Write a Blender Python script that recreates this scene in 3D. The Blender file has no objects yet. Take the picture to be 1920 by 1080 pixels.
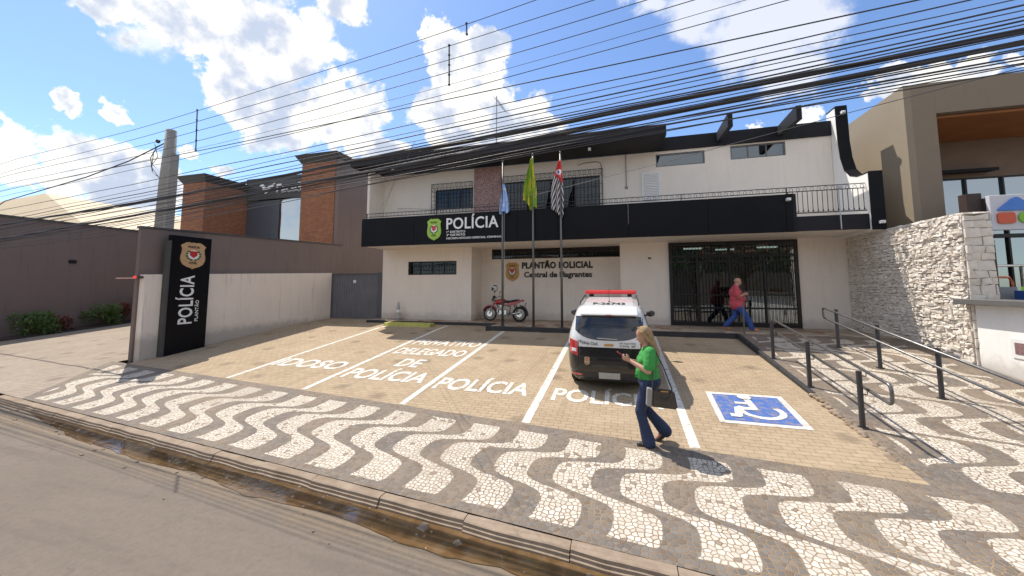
import bpy, bmesh, math, random
from mathutils import Vector, Matrix, noise as mnoise
R = math.radians
random.seed(7)
sc = bpy.context.scene
C = sc.collection
# ------------------------------------------------------------------ camera
cd = bpy.data.cameras.new('camera'); cam = bpy.data.objects.new('camera', cd); C.objects.link(cam); sc.camera = cam
cd.sensor_width = 36; cd.lens = 13.2; cd.clip_start = .05; cd.clip_end = 2000
cd.shift_y = -61.1/1920
cam.location = (0, 0, 2.5); cam.rotation_euler = (R(90+4.8), 0, R(16.1))
# ------------------------------------------------------------------ light
SUN_EL = 59; SUN_AZ = 58          # shadows fall towards +x, -y
sd = bpy.data.lights.new('sun', 'SUN'); sd.energy = 3.6; sd.angle = R(.4); sd.color = (1, .93, .83)
sun = bpy.data.objects.new('sun', sd); C.objects.link(sun)
sdir = Vector((-math.sin(R(SUN_AZ))*math.cos(R(SUN_EL)), math.cos(R(SUN_AZ))*math.cos(R(SUN_EL)), math.sin(R(SUN_EL))))
sun.rotation_euler = sdir.to_track_quat('Z', 'Y').to_euler()
sun.location = sdir*60
sc.view_settings.view_transform = 'Standard'; sc.view_settings.look = 'None'
sc.view_settings.exposure = .56; sc.view_settings.gamma = 1
CL=[(-0.797,0.370,0.477,0.048),(-0.766,0.425,0.483,0.065),(-0.734,0.483,0.477,0.067),(-0.690,0.532,0.491,0.086),(-0.725,0.530,0.440,0.055),(-0.659,0.591,0.465,0.084),(-0.600,0.612,0.515,0.050),(-0.642,0.648,0.410,0.081),(-0.608,0.692,0.389,0.080),(-0.567,0.733,0.375,0.060),(-0.706,0.614,0.354,0.062),(-0.740,0.556,0.379,0.057),(-0.524,0.780,0.342,0.044),(-0.543,0.605,0.582,0.044),(-0.547,0.770,0.328,0.037),(-0.382,0.725,0.573,0.035),(-0.364,0.765,0.532,0.064),(-0.298,0.784,0.545,0.058),(-0.342,0.811,0.474,0.086),(-0.410,0.806,0.427,0.075),(-0.289,0.857,0.428,0.077),(-0.221,0.887,0.405,0.065),(-0.164,0.908,0.386,0.039),(-0.396,0.840,0.372,0.078),(-0.284,0.885,0.370,0.066),(-0.913,0.321,0.253,0.028),(-0.910,0.340,0.235,0.036),(-0.897,0.376,0.234,0.035),(-0.923,0.338,0.183,0.029),(-0.885,0.411,0.221,0.038),(-0.869,0.447,0.212,0.040),(-0.854,0.479,0.204,0.030),(-0.902,0.388,0.187,0.036),(-0.884,0.435,0.170,0.039),(-0.814,0.512,0.275,0.013),(-0.793,0.561,0.239,0.017),(-0.851,0.497,0.172,0.035),(-0.875,0.381,0.298,0.016),(-0.867,0.389,0.310,0.009),(-0.854,0.422,0.304,0.017),(-0.851,0.432,0.298,0.008),(0.358,0.871,0.338,0.023),(0.289,0.893,0.344,0.014),(0.461,0.817,0.346,0.022),(0.490,0.799,0.348,0.029),(0.521,0.778,0.351,0.027),(0.553,0.756,0.351,0.025),(0.578,0.737,0.350,0.015)]
CT=[(0.177,0.806,0.565,0.077),(0.255,0.815,0.520,0.084),(0.321,0.795,0.515,0.077),(0.370,0.794,0.482,0.041),(0.305,0.836,0.457,0.056),(0.350,0.839,0.418,0.041),(0.064,0.800,0.597,0.035),(0.021,0.794,0.608,0.021),(0.310,0.857,0.412,0.029),(-0.796,0.414,0.442,0.045)]
class NT:
    def __init__(s, t): s.t = t
    def n(s, k, **kw):
        x = s.t.nodes.new(k)
        for a, b in kw.items(): setattr(x, a, b)
        return x
    def l(s, a, b): s.t.links.new(a, b)
    def _in(s, sock, v):
        if isinstance(v, bpy.types.NodeSocket): s.l(v, sock)
        elif v is not None: sock.default_value = v
    def m(s, op, a, b=None, c=None, clamp=False):
        x = s.n('ShaderNodeMath', operation=op, use_clamp=clamp)
        for i, v in enumerate((a, b, c)): s._in(x.inputs[i], v)
        return x.outputs[0]
    def vm(s, op, a, b=None, out=0):
        x = s.n('ShaderNodeVectorMath', operation=op); s._in(x.inputs[0], a)
        if b is not None: s._in(x.inputs[1], b)
        return x.outputs[out]
    def mix(s, f, a, b, bt='MIX'):
        x = s.n('ShaderNodeMix', data_type='RGBA', blend_type=bt); s._in(x.inputs[0], f); s._in(x.inputs[6], a); s._in(x.inputs[7], b); return x.outputs[2]
    def ramp(s, v, a, b, c=0., d=1., smooth=False):
        x = s.n('ShaderNodeMapRange'); x.interpolation_type = 'SMOOTHSTEP' if smooth else 'LINEAR'
        for i, q in enumerate((v, a, b, c, d)): s._in(x.inputs[i], q)
        return x.outputs[0]
    def noise(s, vec, scale, detail=4, rough=.55, dist=0, out=0):
        x = s.n('ShaderNodeTexNoise'); s._in(x.inputs['Vector'], vec); x.inputs['Scale'].default_value = scale
        x.inputs['Detail'].default_value = detail; x.inputs['Roughness'].default_value = rough; x.inputs['Distortion'].default_value = dist
        return x.outputs[out]
w = bpy.data.worlds.new('World'); sc.world = w; w.use_nodes = True
w.node_tree.nodes.clear(); N = NT(w.node_tree)
sky = N.n('ShaderNodeTexSky', sky_type='NISHITA'); sky.sun_disc = False; sky.sun_elevation = R(SUN_EL); sky.sun_rotation = R(-SUN_AZ)
sky.air_density = 1.0; sky.dust_density = .6; sky.ozone_density = 1.6; sky.altitude = 400
geo = N.n('ShaderNodeTexCoord').outputs['Generated']
nz = N.noise(geo, 9, 8, .62, .2); nz2 = N.noise(geo, 26, 6, .6)
wv = N.vm('ADD', N.vm('MULTIPLY', N.vm('SUBTRACT', N.noise(geo, 13, 5, .6, out=1), (.5, .5, .5)), (.09, .09, .09)), N.vm('MULTIPLY', N.vm('SUBTRACT', N.noise(geo, 45, 4, .6, out=1), (.5, .5, .5)), (.03, .03, .03)))
geow = N.vm('ADD', geo, wv)
def field(lst):
    f = None
    for x, y, z, r in lst:
        d = N.vm('DISTANCE', geow, (x, y, z), out=1)
        g = N.m('SUBTRACT', 1, N.m('DIVIDE', d, r*1.15), clamp=False)
        f = g if f is None else N.m('SMOOTH_MAX', f, g, .12)
    return f
k1 = N.m('ADD', field(CL), N.m('ADD', N.m('MULTIPLY', N.m('SUBTRACT', nz, .5), 2.6), N.m('MULTIPLY', N.m('SUBTRACT', nz2, .5), 1.1)))
den = N.ramp(k1, -.06, .26, smooth=True)
k2 = N.m('ADD', field(CT), N.m('MULTIPLY', N.m('SUBTRACT', nz, .5), 3.0))
den2 = N.m('MULTIPLY', N.ramp(k2, -.1, .7, smooth=True), .62)
den = N.m('MAXIMUM', den, den2)
# unseen broken cloud added behind the camera to whiten the fill light
sxyz = N.n('ShaderNodeSeparateXYZ'); N.l(geo, sxyz.inputs[0])
den3 = N.m('MULTIPLY', N.ramp(N.noise(geo, 3.2, 8, .6, .3), .36, .5, smooth=True), N.m('MULTIPLY', N.ramp(sxyz.outputs[1], .12, -.1), N.ramp(sxyz.outputs[2], .0, .1)))
den = N.m('MAXIMUM', den, N.m('MULTIPLY', den3, .62))
# cloud shading: denser, lower parts greyer, lit rims white
nz3 = N.noise(N.vm('ADD', geo, (.03, -.02, .035)), 11, 5, .55)
body = N.m('ADD', N.m('MULTIPLY', nz3, 1.3), N.m('MULTIPLY', k1, -.16))
ccol = N.mix(N.ramp(body, .38, .66, smooth=True), (2.9, 3.3, 4.1, 1), (5.7, 5.55, 5.25, 1))
skyb = N.mix(1.0, sky.outputs[0], (.74, .84, .98, 1), 'MULTIPLY')
mx = N.mix(den, skyb, ccol)
bg = N.n('ShaderNodeBackground'); N.l(mx, bg.inputs[0]); bg.inputs[1].default_value = .145
ow = N.n('ShaderNodeOutputWorld'); N.l(bg.outputs[0], ow.inputs[0])

# ------------------------------------------------------------------ materials
MATS = {}
def mat(name, col, rough=.6, metal=0., var=.12, vscale=3., bump=0., bscale=40., spec=.5, coat=0., emit=0., alpha=None, detail=5):
    if name in MATS: return MATS[name]
    m = bpy.data.materials.new(name); m.use_nodes = True; n = NT(m.node_tree); b = m.node_tree.nodes['Principled BSDF']
    pos = n.n('ShaderNodeTexCoord').outputs['Object']
    col = tuple(col)+(1,)
    f = n.noise(pos, vscale, detail, .6); f2 = n.noise(pos, vscale*7.3, 3, .6)
    ff = n.m('ADD', n.m('MULTIPLY', f, .65), n.m('MULTIPLY', f2, .35))
    k = n.ramp(ff, .3, .7, 1-var, 1+var)
    cc = n.vm('MULTIPLY', col[:3], None); nd = cc.node; n.l(k, nd.inputs[1])
    n.l(cc, b.inputs['Base Color'])
    b.inputs['Roughness'].default_value = rough; b.inputs['Metallic'].default_value = metal
    b.inputs['Specular IOR Level'].default_value = spec; b.inputs['Coat Weight'].default_value = coat; b.inputs['Coat Roughness'].default_value = .05
    if rough > .15: n.l(n.ramp(f2, .3, .7, max(0, rough-.08), min(1, rough+.08)), b.inputs['Roughness'])
    if emit: b.inputs['Emission Color'].default_value = col; b.inputs['Emission Strength'].default_value = emit
    if bump:
        bn = n.n('ShaderNodeBump'); bn.inputs['Strength'].default_value = bump; bn.inputs['Distance'].default_value = .02
        n.l(n.noise(pos, bscale, 4, .6), bn.inputs['Height']); n.l(bn.outputs[0], b.inputs['Normal'])
    MATS[name] = m; return m
def plaster(name, col, dirt=(.25, .2, .15), zbase=1.05, amount=.5, rough=.8, streak=.12):
    """painted render with stains: splash dirt near the floor, vertical rain streaks, roller unevenness"""
    if name in MATS: return MATS[name]
    m = mat(name, col, rough, var=.05, vscale=1.3, bump=.12, bscale=60); n = NT(m.node_tree); b = m.node_tree.nodes['Principled BSDF']
    base = b.inputs['Base Color'].links[0].from_socket
    p = n.n('ShaderNodeNewGeometry').outputs['Position']; sp = n.n('ShaderNodeSeparateXYZ'); n.l(p, sp.inputs[0])
    st = n.noise(n.vm('MULTIPLY', p, (5, 5, .35)), 1.6, 5, .65)
    f1 = n.m('MULTIPLY', n.ramp(st, .52, .75, smooth=True), streak)
    low = n.m('MULTIPLY', n.ramp(n.m('ADD', sp.outputs[2], n.m('MULTIPLY', n.noise(p, 4, 6, .7), -.5)), zbase-.3, zbase+.05, 1, 0, smooth=True), amount)
    c = n.mix(n.m('MAXIMUM', f1, low), base, tuple(dirt)+(1,)); n.l(c, b.inputs['Base Color'])
    return m
def glass(name, tint=(.35, .4, .4), refl=.25):
    if name in MATS: return MATS[name]
    m = bpy.data.materials.new(name); m.use_nodes = True; t = m.node_tree; t.nodes.clear(); n = NT(t)
    g = n.n('ShaderNodeBsdfGlossy'); g.inputs['Roughness'].default_value = .01; g.inputs['Color'].default_value = (.9, .95, .95, 1)
    pz = n.n('ShaderNodeTexCoord').outputs['Object']; bn = n.n('ShaderNodeBump'); bn.inputs['Strength'].default_value = .06; bn.inputs['Distance'].default_value = .05
    n.l(n.noise(pz, .9, 1), bn.inputs['Height']); n.l(bn.outputs[0], g.inputs['Normal'])
    tr = n.n('ShaderNodeBsdfTransparent'); tr.inputs[0].default_value = tuple(tint)+(1,)
    fr = n.n('ShaderNodeFresnel'); fr.inputs[0].default_value = 1.5
    f = n.m('ADD', fr.outputs[0], refl, clamp=True)
    mx = n.n('ShaderNodeMixShader'); n.l(f, mx.inputs[0]); n.l(tr.outputs[0], mx.inputs[1]); n.l(g.outputs[0], mx.inputs[2])
    o = n.n('ShaderNodeOutputMaterial'); n.l(mx.outputs[0], o.inputs[0]); MATS[name] = m; return m
def posmat(name, rough=.85):
    m = bpy.data.materials.new(name); m.use_nodes = True; n = NT(m.node_tree); b = m.node_tree.nodes['Principled BSDF']
    b.inputs['Roughness'].default_value = rough; b.inputs['Specular IOR Level'].default_value = .25
    p = n.n('ShaderNodeNewGeometry').outputs['Position']; MATS[name] = m
    return m, n, b, p
def bumpto(n, b, h, strength=.4, dist=.01):
    bn = n.n('ShaderNodeBump'); bn.inputs['Strength'].default_value = strength; bn.inputs['Distance'].default_value = dist
    n.l(h, bn.inputs['Height']); n.l(bn.outputs[0], b.inputs['Normal'])
# Portuguese stone mosaic in waves
def mosaic(name, ramp):
    m, n, b, p = posmat(name, .75)
    sp = n.n('ShaderNodeSeparateXYZ'); n.l(p, sp.inputs[0]); x, y = sp.outputs[0], sp.outputs[1]
    flat = n.n('ShaderNodeCombineXYZ'); n.l(x, flat.inputs[0]); n.l(y, flat.inputs[1])
    wob = n.noise(flat.outputs[0], 5, 2, .5, out=1)
    vec = n.vm('ADD', flat.outputs[0], n.vm('MULTIPLY', n.vm('SUBTRACT', wob, (.5, .5, .5)), (.05, .05, 0)))
    def vor(feat):
        v = n.n('ShaderNodeTexVoronoi', feature=feat, voronoi_dimensions='2D'); n.l(vec, v.inputs['Vector']); v.inputs['Scale'].default_value = 16.5; v.inputs['Randomness'].default_value = .72; return v
    vd = vor('DISTANCE_TO_EDGE').outputs['Distance']; vc = vor('F1').outputs['Color']
    joint = n.ramp(vd, .05, .125, smooth=True)
    a = R(-5.7); ca, sa = math.cos(a), math.sin(a)
    ym = n.m('SUBTRACT', y, 3.6)
    jit = n.m('MULTIPLY', n.m('SUBTRACT', n.noise(flat.outputs[0], 22, 2), .5), .035)
    u = n.m('ADD', n.m('MULTIPLY', x, ca), n.m('MULTIPLY', ym, sa)); v = n.m('ADD', n.m('MULTIPLY', x, -sa), n.m('MULTIPLY', ym, ca))
    def S(t, lam, t0):
        s_ = n.m('SINE', n.m('MULTIPLY', n.m('SUBTRACT', t, t0), 2*math.pi/lam))
        return n.m('MULTIPLY', n.m('TANH', n.m('MULTIPLY', s_, 2.3)), 1/math.tanh(2.3))
    def band(uu, center, amp, lam, vv, v0, per=.80, duty=.58):
        c = n.m('ADD', center, n.m('MULTIPLY', S(vv, lam, v0), amp))
        f = n.m('FRACT', n.m('ADD', n.m('DIVIDE', n.m('SUBTRACT', uu, c), per), 20.5))
        return n.m('SUBTRACT', duty/2, n.m('ABSOLUTE', n.m('SUBTRACT', f, .5)))
    w1 = n.ramp(n.m('ADD', band(u, -.35, .40, 1.43, v, 1.59), jit), -.006, .006)
    inb = n.m('MULTIPLY', n.ramp(n.m('ADD', v, jit), .295, .305), n.ramp(n.m('ADD', v, jit), 2.15, 2.16, 1, 0))
    inb = n.m('MULTIPLY', inb, n.ramp(n.m('ADD', u, n.m('MULTIPLY', v, .75)), -12.15, -12.14))
    w1 = n.m('MULTIPLY', w1, inb)
    if ramp:
        w2 = n.ramp(n.m('ADD', band(x, 3.80, .43, 1.45, y, 7.74, .76), jit), -.006, .006)
        in2 = n.m('MULTIPLY', n.ramp(v, 2.52, 2.53), n.m('MULTIPLY', n.ramp(x, 3.62, 3.63), n.ramp(x, 6.95, 6.96, 1, 0)))
        in2 = n.m('MULTIPLY', in2, n.ramp(y, 12.6, 12.61, 1, 0))
        w1 = n.m('MAXIMUM', w1, n.m('MULTIPLY', w2, in2))
    sc_ = n.n('ShaderNodeSeparateColor'); n.l(vc, sc_.inputs[0]); rnd = sc_.outputs[0]; rnd2 = sc_.outputs[1]
    big = n.noise(flat.outputs[0], 1.1, 4, .6)
    wh = n.mix(rnd, (.50, .455, .375, 1), (.68, .63, .54, 1)); dk = n.mix(rnd, (.14, .127, .112, 1), (.21, .19, .168, 1))
    dk = n.mix(n.m('MULTIPLY', n.ramp(rnd2, .8, 1), .4), dk, (.30, .22, .14, 1))
    stone = n.mix(w1, dk, wh)
    jc = n.mix(w1, n.mix(n.ramp(big, .35, .65), (.16, .12, .09, 1), (.36, .24, .13, 1)), n.mix(n.ramp(big, .4, .6), (.24, .15, .085, 1), (.36, .27, .18, 1)))
    col = n.mix(joint, jc, stone)
    col = n.mix(n.m('MULTIPLY', n.ramp(sc_.outputs[2], .955, .96), .75), col, (.17, .12, .08, 1))
    dirt = n.noise(flat.outputs[0], .55, 6, .65)
    col = n.mix(n.m('MULTIPLY', n.ramp(dirt, .46, .7, smooth=True), .38), col, (.26, .20, .14, 1))
    n.l(col, b.inputs['Base Color'])
    bumpto(n, b, n.m('ADD', joint, n.m('MULTIPLY', rnd2, .5)), .5, .008)
    return m
M_mos = mosaic('wave_mosaic', True)
def paver(name, c1, c2, joint, bw=.2, rh=.1, rough=.85, worn=(.5, .43, .34), paint=None):
    m, n, b, p = posmat(name, rough)
    sp = n.n('ShaderNodeSeparateXYZ'); n.l(p, sp.inputs[0])
    fl = n.n('ShaderNodeCombineXYZ'); n.l(sp.outputs[0], fl.inputs[0]); n.l(sp.outputs[1], fl.inputs[1]); fl = fl.outputs[0]
    wob = n.vm('MULTIPLY', n.vm('SUBTRACT', n.noise(fl, 2.5, 3, .5, out=1), (.5, .5, .5)), (.03, .03, 0))
    br = n.n('ShaderNodeTexBrick'); n.l(n.vm('ADD', fl, wob), br.inputs['Vector']); br.inputs['Scale'].default_value = 1
    br.inputs['Brick Width'].default_value = bw; br.inputs['Row Height'].default_value = rh; br.inputs['Mortar Size'].default_value = .0065; br.inputs['Mortar Smooth'].default_value = .3
    br.inputs['Color1'].default_value = tuple(c1)+(1,); br.inputs['Color2'].default_value = tuple(c2)+(1,); br.inputs['Mortar'].default_value = tuple(joint)+(1,)
    n1 = n.noise(fl, .7, 6, .65); n2 = n.noise(fl, 9, 5, .65); n3 = n.noise(fl, 90, 2)
    c = n.mix(n.m('MULTIPLY', n.ramp(n1, .42, .68, smooth=True), .5), br.outputs[0], tuple(worn)+(1,))
    c = n.mix(n.ramp(n2, .3, .7, 0, .35), c, (.19, .13, .085, 1)); c = n.mix(n.m('MULTIPLY', n3, .2), c, (.62, .5, .38, 1))
    vs_ = n.n('ShaderNodeTexVoronoi', feature='F1', voronoi_dimensions='2D'); n.l(n.vm('ADD', fl, n.vm('MULTIPLY', n.noise(fl, 6, 4, .7, out=1), (.25, .25, 0))), vs_.inputs['Vector']); vs_.inputs['Scale'].default_value = .9
    sc2 = n.n('ShaderNodeSeparateColor'); n.l(vs_.outputs['Color'], sc2.inputs[0])
    st_ = n.m('MULTIPLY', n.ramp(vs_.outputs[0], .04, .22, .45, 0, smooth=True), n.ramp(sc2.outputs[0], .45, .5)); c = n.mix(st_, c, (.10, .075, .055, 1))
    gr = n.m('MULTIPLY', n.ramp(n.noise(n.vm('MULTIPLY', fl, (3.2, .35, 1)), 1.3, 4, .6), .52, .75, smooth=True), .3); c = n.mix(gr, c, (.20, .15, .105, 1))
    if paint:
        wr = n.ramp(n.m('ADD', n2, n.m('MULTIPLY', n3, .35)), .60, .92, .0, .9, smooth=True)
        jm = n.m('MULTIPLY', br.outputs['Fac'], .25)
        c = n.mix(n.m('MAXIMUM', wr, jm), tuple(paint)+(1,), c)
    n.l(c, b.inputs['Base Color']); bumpto(n, b, n.m('ADD', n.m('MULTIPLY', br.outputs['Fac'], -1), n.m('MULTIPLY', n3, .3)), .5, .006)
    return m
LC = dict(c1=(.45, .345, .215), c2=(.375, .28, .175), joint=(.19, .14, .09), worn=(.49, .385, .26))
M_lot = paver('tan_pavers', **LC)
M_drive = paver('grey_pavers', (.36, .30, .235), (.30, .25, .20), (.17, .14, .11), .22, .11, worn=(.40, .34, .27))
M_paintw = paver('worn_white_road_paint', **LC, paint=(.76, .74, .68))
M_paintb = paver('worn_blue_road_paint', **LC, paint=(.06, .145, .42))
def asphalt():
    m, n, b, p = posmat('asphalt', .9)
    sp = n.n('ShaderNodeSeparateXYZ'); n.l(p, sp.inputs[0])
    n1 = n.noise(p, .35, 5, .6); n2 = n.noise(n.vm('MULTIPLY', p, (1, 3, 1)), 2.2, 5, .6); n3 = n.noise(p, 120, 3, .7)
    c = n.mix(n.ramp(n1, .3, .7), (.165, .133, .102, 1), (.215, .175, .135, 1))
    c = n.mix(n.ramp(n2, .45, .75, 0, .35), c, (.13, .11, .092, 1)); c = n.mix(n.ramp(n3, .35, .75, 0, .7), c, (.27, .23, .19, 1))
    v = n.n('ShaderNodeTexVoronoi', feature='DISTANCE_TO_EDGE'); n.l(n.vm('ADD', p, n.vm('MULTIPLY', n.noise(p, 3, 4, out=1), (.5, .5, 0))), v.inputs['Vector']); v.inputs['Scale'].default_value = .45
    crack = n.m('MULTIPLY', n.ramp(v.outputs[0], 0, .012, 1, 0), n.ramp(n1, .5, .6))
    c = n.mix(n.m('MULTIPLY', crack, .45), c, (.09, .08, .07, 1))
    # brown silt dragged along the gutter
    e = n.m('ADD', n.m('ADD', sp.outputs[1], n.m('MULTIPLY', sp.outputs[0], .105)), n.m('MULTIPLY', n.m('SUBTRACT', n.noise(p, 1.4, 5, .65), .5), .9))
    c = n.mix(n.m('MULTIPLY', n.ramp(e, 2.85, 3.3, smooth=True), .6), c, (.27, .20, .13, 1))
    pt = n.noise(p, 14, 4, .75); c = n.mix(n.ramp(pt, .42, .72, 0, .35), c, (.11, .09, .072, 1)); tr = n.m('MULTIPLY', n.ramp(n.noise(n.vm('ADD', n.vm('MULTIPLY', p, (.12, 1.4, 1)), (0, 0, 0)), 1.1, 5, .6), .5, .68, smooth=True), .4); c = n.mix(tr, c, (.12, .10, .082, 1))
    n.l(c, b.inputs['Base Color']); bumpto(n, b, n.m('ADD', n3, pt), .8, .008); return m
M_asph = asphalt()
def curbmat():
    m, n, b, p = posmat('worn_tan_concrete', .9)
    n1 = n.noise(p, 3, 6, .7); n2 = n.noise(n.vm('MULTIPLY', p, (.7, 6, 22)), 3, 5, .7)
    c = n.mix(n.ramp(n1, .3, .7), (.22, .165, .115, 1), (.38, .30, .225, 1)); c = n.mix(n.ramp(n2, .5, .75, 0, .7), c, (.20, .13, .085, 1))
    n.l(c, b.inputs['Base Color']); bumpto(n, b, n.m('ADD', n1, n2), .45, .012); return m
M_curb = curbmat()
def waterm():
    m, n, b, p = posmat('muddy_gutter_water', .08)
    n1 = n.noise(p, 5, 5, .6); c = n.mix(n.ramp(n1, .35, .7), (.115, .066, .028, 1), (.20, .125, .06, 1)); n.l(c, b.inputs['Base Color'])
    n.l(n.ramp(n.noise(p, 6, 4), .5, .75, .04, .35), b.inputs['Roughness']); b.inputs['Specular IOR Level'].default_value = .6
    bumpto(n, b, n.noise(p, 10, 3), .12, .01); return m
M_mud = waterm()
def brickm(name, c1, c2, mort, bw=.22, rh=.065):
    m, n, b, p = posmat(name, .9)
    sp = n.n('ShaderNodeSeparateXYZ'); n.l(p, sp.inputs[0]); cb = n.n('ShaderNodeCombineXYZ'); n.l(n.m('ADD', sp.outputs[0], sp.outputs[1]), cb.inputs[0]); n.l(sp.outputs[2], cb.inputs[1])
    br = n.n('ShaderNodeTexBrick'); n.l(cb.outputs[0], br.inputs['Vector']); br.inputs['Scale'].default_value = 1; br.inputs['Brick Width'].default_value = bw; br.inputs['Row Height'].default_value = rh; br.inputs['Mortar Size'].default_value = .006
    br.inputs['Color1'].default_value = tuple(c1)+(1,); br.inputs['Color2'].default_value = tuple(c2)+(1,); br.inputs['Mortar'].default_value = tuple(mort)+(1,)
    c = n.mix(n.ramp(n.noise(p, 6, 5, .7), .3, .7, 0, .5), br.outputs[0], (.20, .10, .06, 1)); n.l(c, b.inputs['Base Color'])
    bumpto(n, b, n.m('ADD', n.m('MULTIPLY', br.outputs['Fac'], -1), n.noise(p, 30, 3)), .8, .02); return m
M_brick = brickm('red_brick', (.52, .22, .105), (.38, .15, .08), (.24, .17, .13))
M_white = plaster('cream_white_paint', (.83, .75, .66), zbase=1.2, amount=.35)
M_white2 = plaster('boundary_white_paint', (.82, .72, .62), dirt=(.20, .18, .15), zbase=.95, amount=.5, streak=.3)
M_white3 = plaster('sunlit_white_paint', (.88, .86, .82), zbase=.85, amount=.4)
M_black = mat('gloss_black_cladding', (.008, .008, .010), .38, var=.25, vscale=.8, spec=.12)
M_blackm = mat('matt_black_paint', (.014, .014, .018), .65, var=.2, spec=.25)
M_kerbk = mat('black_painted_kerb', (.035, .035, .037), .75, var=.35, vscale=5, bump=.3)
M_iron = mat('black_iron', (.02, .02, .022), .45, .3)
M_steel = mat('grey_painted_steel', (.15, .145, .14), .4, .5, var=.15, vscale=8)
M_post = mat('charcoal_handrail_paint', (.055, .055, .06), .4, .3, var=.2, vscale=9); M_rail = mat('dull_handrail_tube', (.17, .165, .16), .33, .6, var=.25, vscale=5)
M_galv = mat('galvanised_steel', (.42, .41, .40), .38, .75, var=.15, vscale=9)
M_taupe = plaster('taupe_render', (.20, .15, .13), dirt=(.09, .075, .07), zbase=.8, amount=.3, streak=.4)
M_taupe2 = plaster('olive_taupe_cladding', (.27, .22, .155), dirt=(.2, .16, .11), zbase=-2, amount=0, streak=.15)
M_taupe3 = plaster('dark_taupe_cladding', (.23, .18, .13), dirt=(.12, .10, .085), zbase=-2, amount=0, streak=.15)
M_dkgrey = mat('dark_grey_trim', (.07, .068, .066), .6)
M_glass = glass('reflective_glass', (.24, .26, .25), .13)
M_glass2 = glass('dark_window_glass', (.10, .11, .12), .02)
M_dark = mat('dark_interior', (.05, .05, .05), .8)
M_inner = mat('interior_wall_paint', (.14, .135, .12), .8)
M_lamp = mat('fluorescent_tube', (.9, 1, .95), .5, emit=4)
M_txtw = mat('white_lettering', (.80, .80, .78), .5, var=.04)
M_txtk = mat('black_lettering', (.02, .02, .02), .5, var=.1)
M_gold = mat('gold_badge', (.50, .27, .075), .45, .2, var=.15, vscale=12)
M_goldt = mat('tan_badge', (.52, .33, .17), .55, 0, var=.15, vscale=12)
M_lime = mat('lime_badge', (.33, .55, .07), .5, 0, var=.1)
M_red = mat('red_paint', (.50, .03, .025), .35, 0, coat=.3)
M_wood = mat('wood_soffit', (.34, .125, .035), .55, var=.25, vscale=2.)
M_rubber = mat('tyre_rubber', (.02, .02, .02), .85)
M_chrome = mat('chrome', (.6, .6, .6), .2, 1.)
M_conc = mat('weathered_concrete', (.30, .28, .25), .85, var=.2, vscale=4, bump=.3)
M_skin = mat('skin', (.50, .27, .19), .5, var=.06, vscale=20)
M_porch = None
def porchm():
    m, n, b, p = posmat('speckled_porch_stone', .6)
    v = n.n('ShaderNodeTexVoronoi', feature='F1'); n.l(p, v.inputs['Vector']); v.inputs['Scale'].default_value = 3.3; v.inputs['Randomness'].default_value = .9
    s_ = n.n('ShaderNodeSeparateColor'); n.l(v.outputs['Color'], s_.inputs[0])
    d = n.n('ShaderNodeTexVoronoi', feature='DISTANCE_TO_EDGE'); n.l(p, d.inputs['Vector']); d.inputs['Scale'].default_value = 3.3; d.inputs['Randomness'].default_value = .9
    c = n.mix(s_.outputs[0], (.36, .28, .20, 1), (.50, .42, .33, 1)); c = n.mix(n.ramp(s_.outputs[1], .8, .82), c, (.28, .14, .09, 1))
    c = n.mix(n.ramp(n.noise(p, 2, 5), .4, .7, 0, .5), c, (.26, .21, .16, 1)); c = n.mix(n.ramp(d.outputs[0], .01, .03, 1, 0), c, (.22, .18, .14, 1))
    n.l(c, b.inputs['Base Color']); bumpto(n, b, d.outputs[0], .2, .01); return m
M_porch = porchm()
def granite():
    m, n, b, p = posmat('pink_granite_tile', .5)
    n1 = n.noise(p, 26, 4, .75); n2 = n.noise(p, 3, 4)
    c = n.mix(n.ramp(n1, .38, .62, smooth=True), (.22, .09, .075, 1), (.55, .40, .37, 1)); c = n.mix(n.ramp(n2, .4, .7, 0, .3), c, (.25, .13, .11, 1)); n.l(c, b.inputs['Base Color']); return m
M_granite = granite()
def vgrad(name, fn, rough=.7):   # colour decided per point by fn(n, xyz separate)
    m = bpy.data.materials.new(name); m.use_nodes = True; n = NT(m.node_tree); b = m.node_tree.nodes['Principled BSDF']; b.inputs['Roughness'].default_value = rough
    p = n.n('ShaderNodeTexCoord').outputs['Object']; sp = n.n('ShaderNodeSeparateXYZ'); n.l(p, sp.inputs[0]); n.l(fn(n, p, sp.outputs), b.inputs['Base Color']); MATS[name] = m; return m

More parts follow.
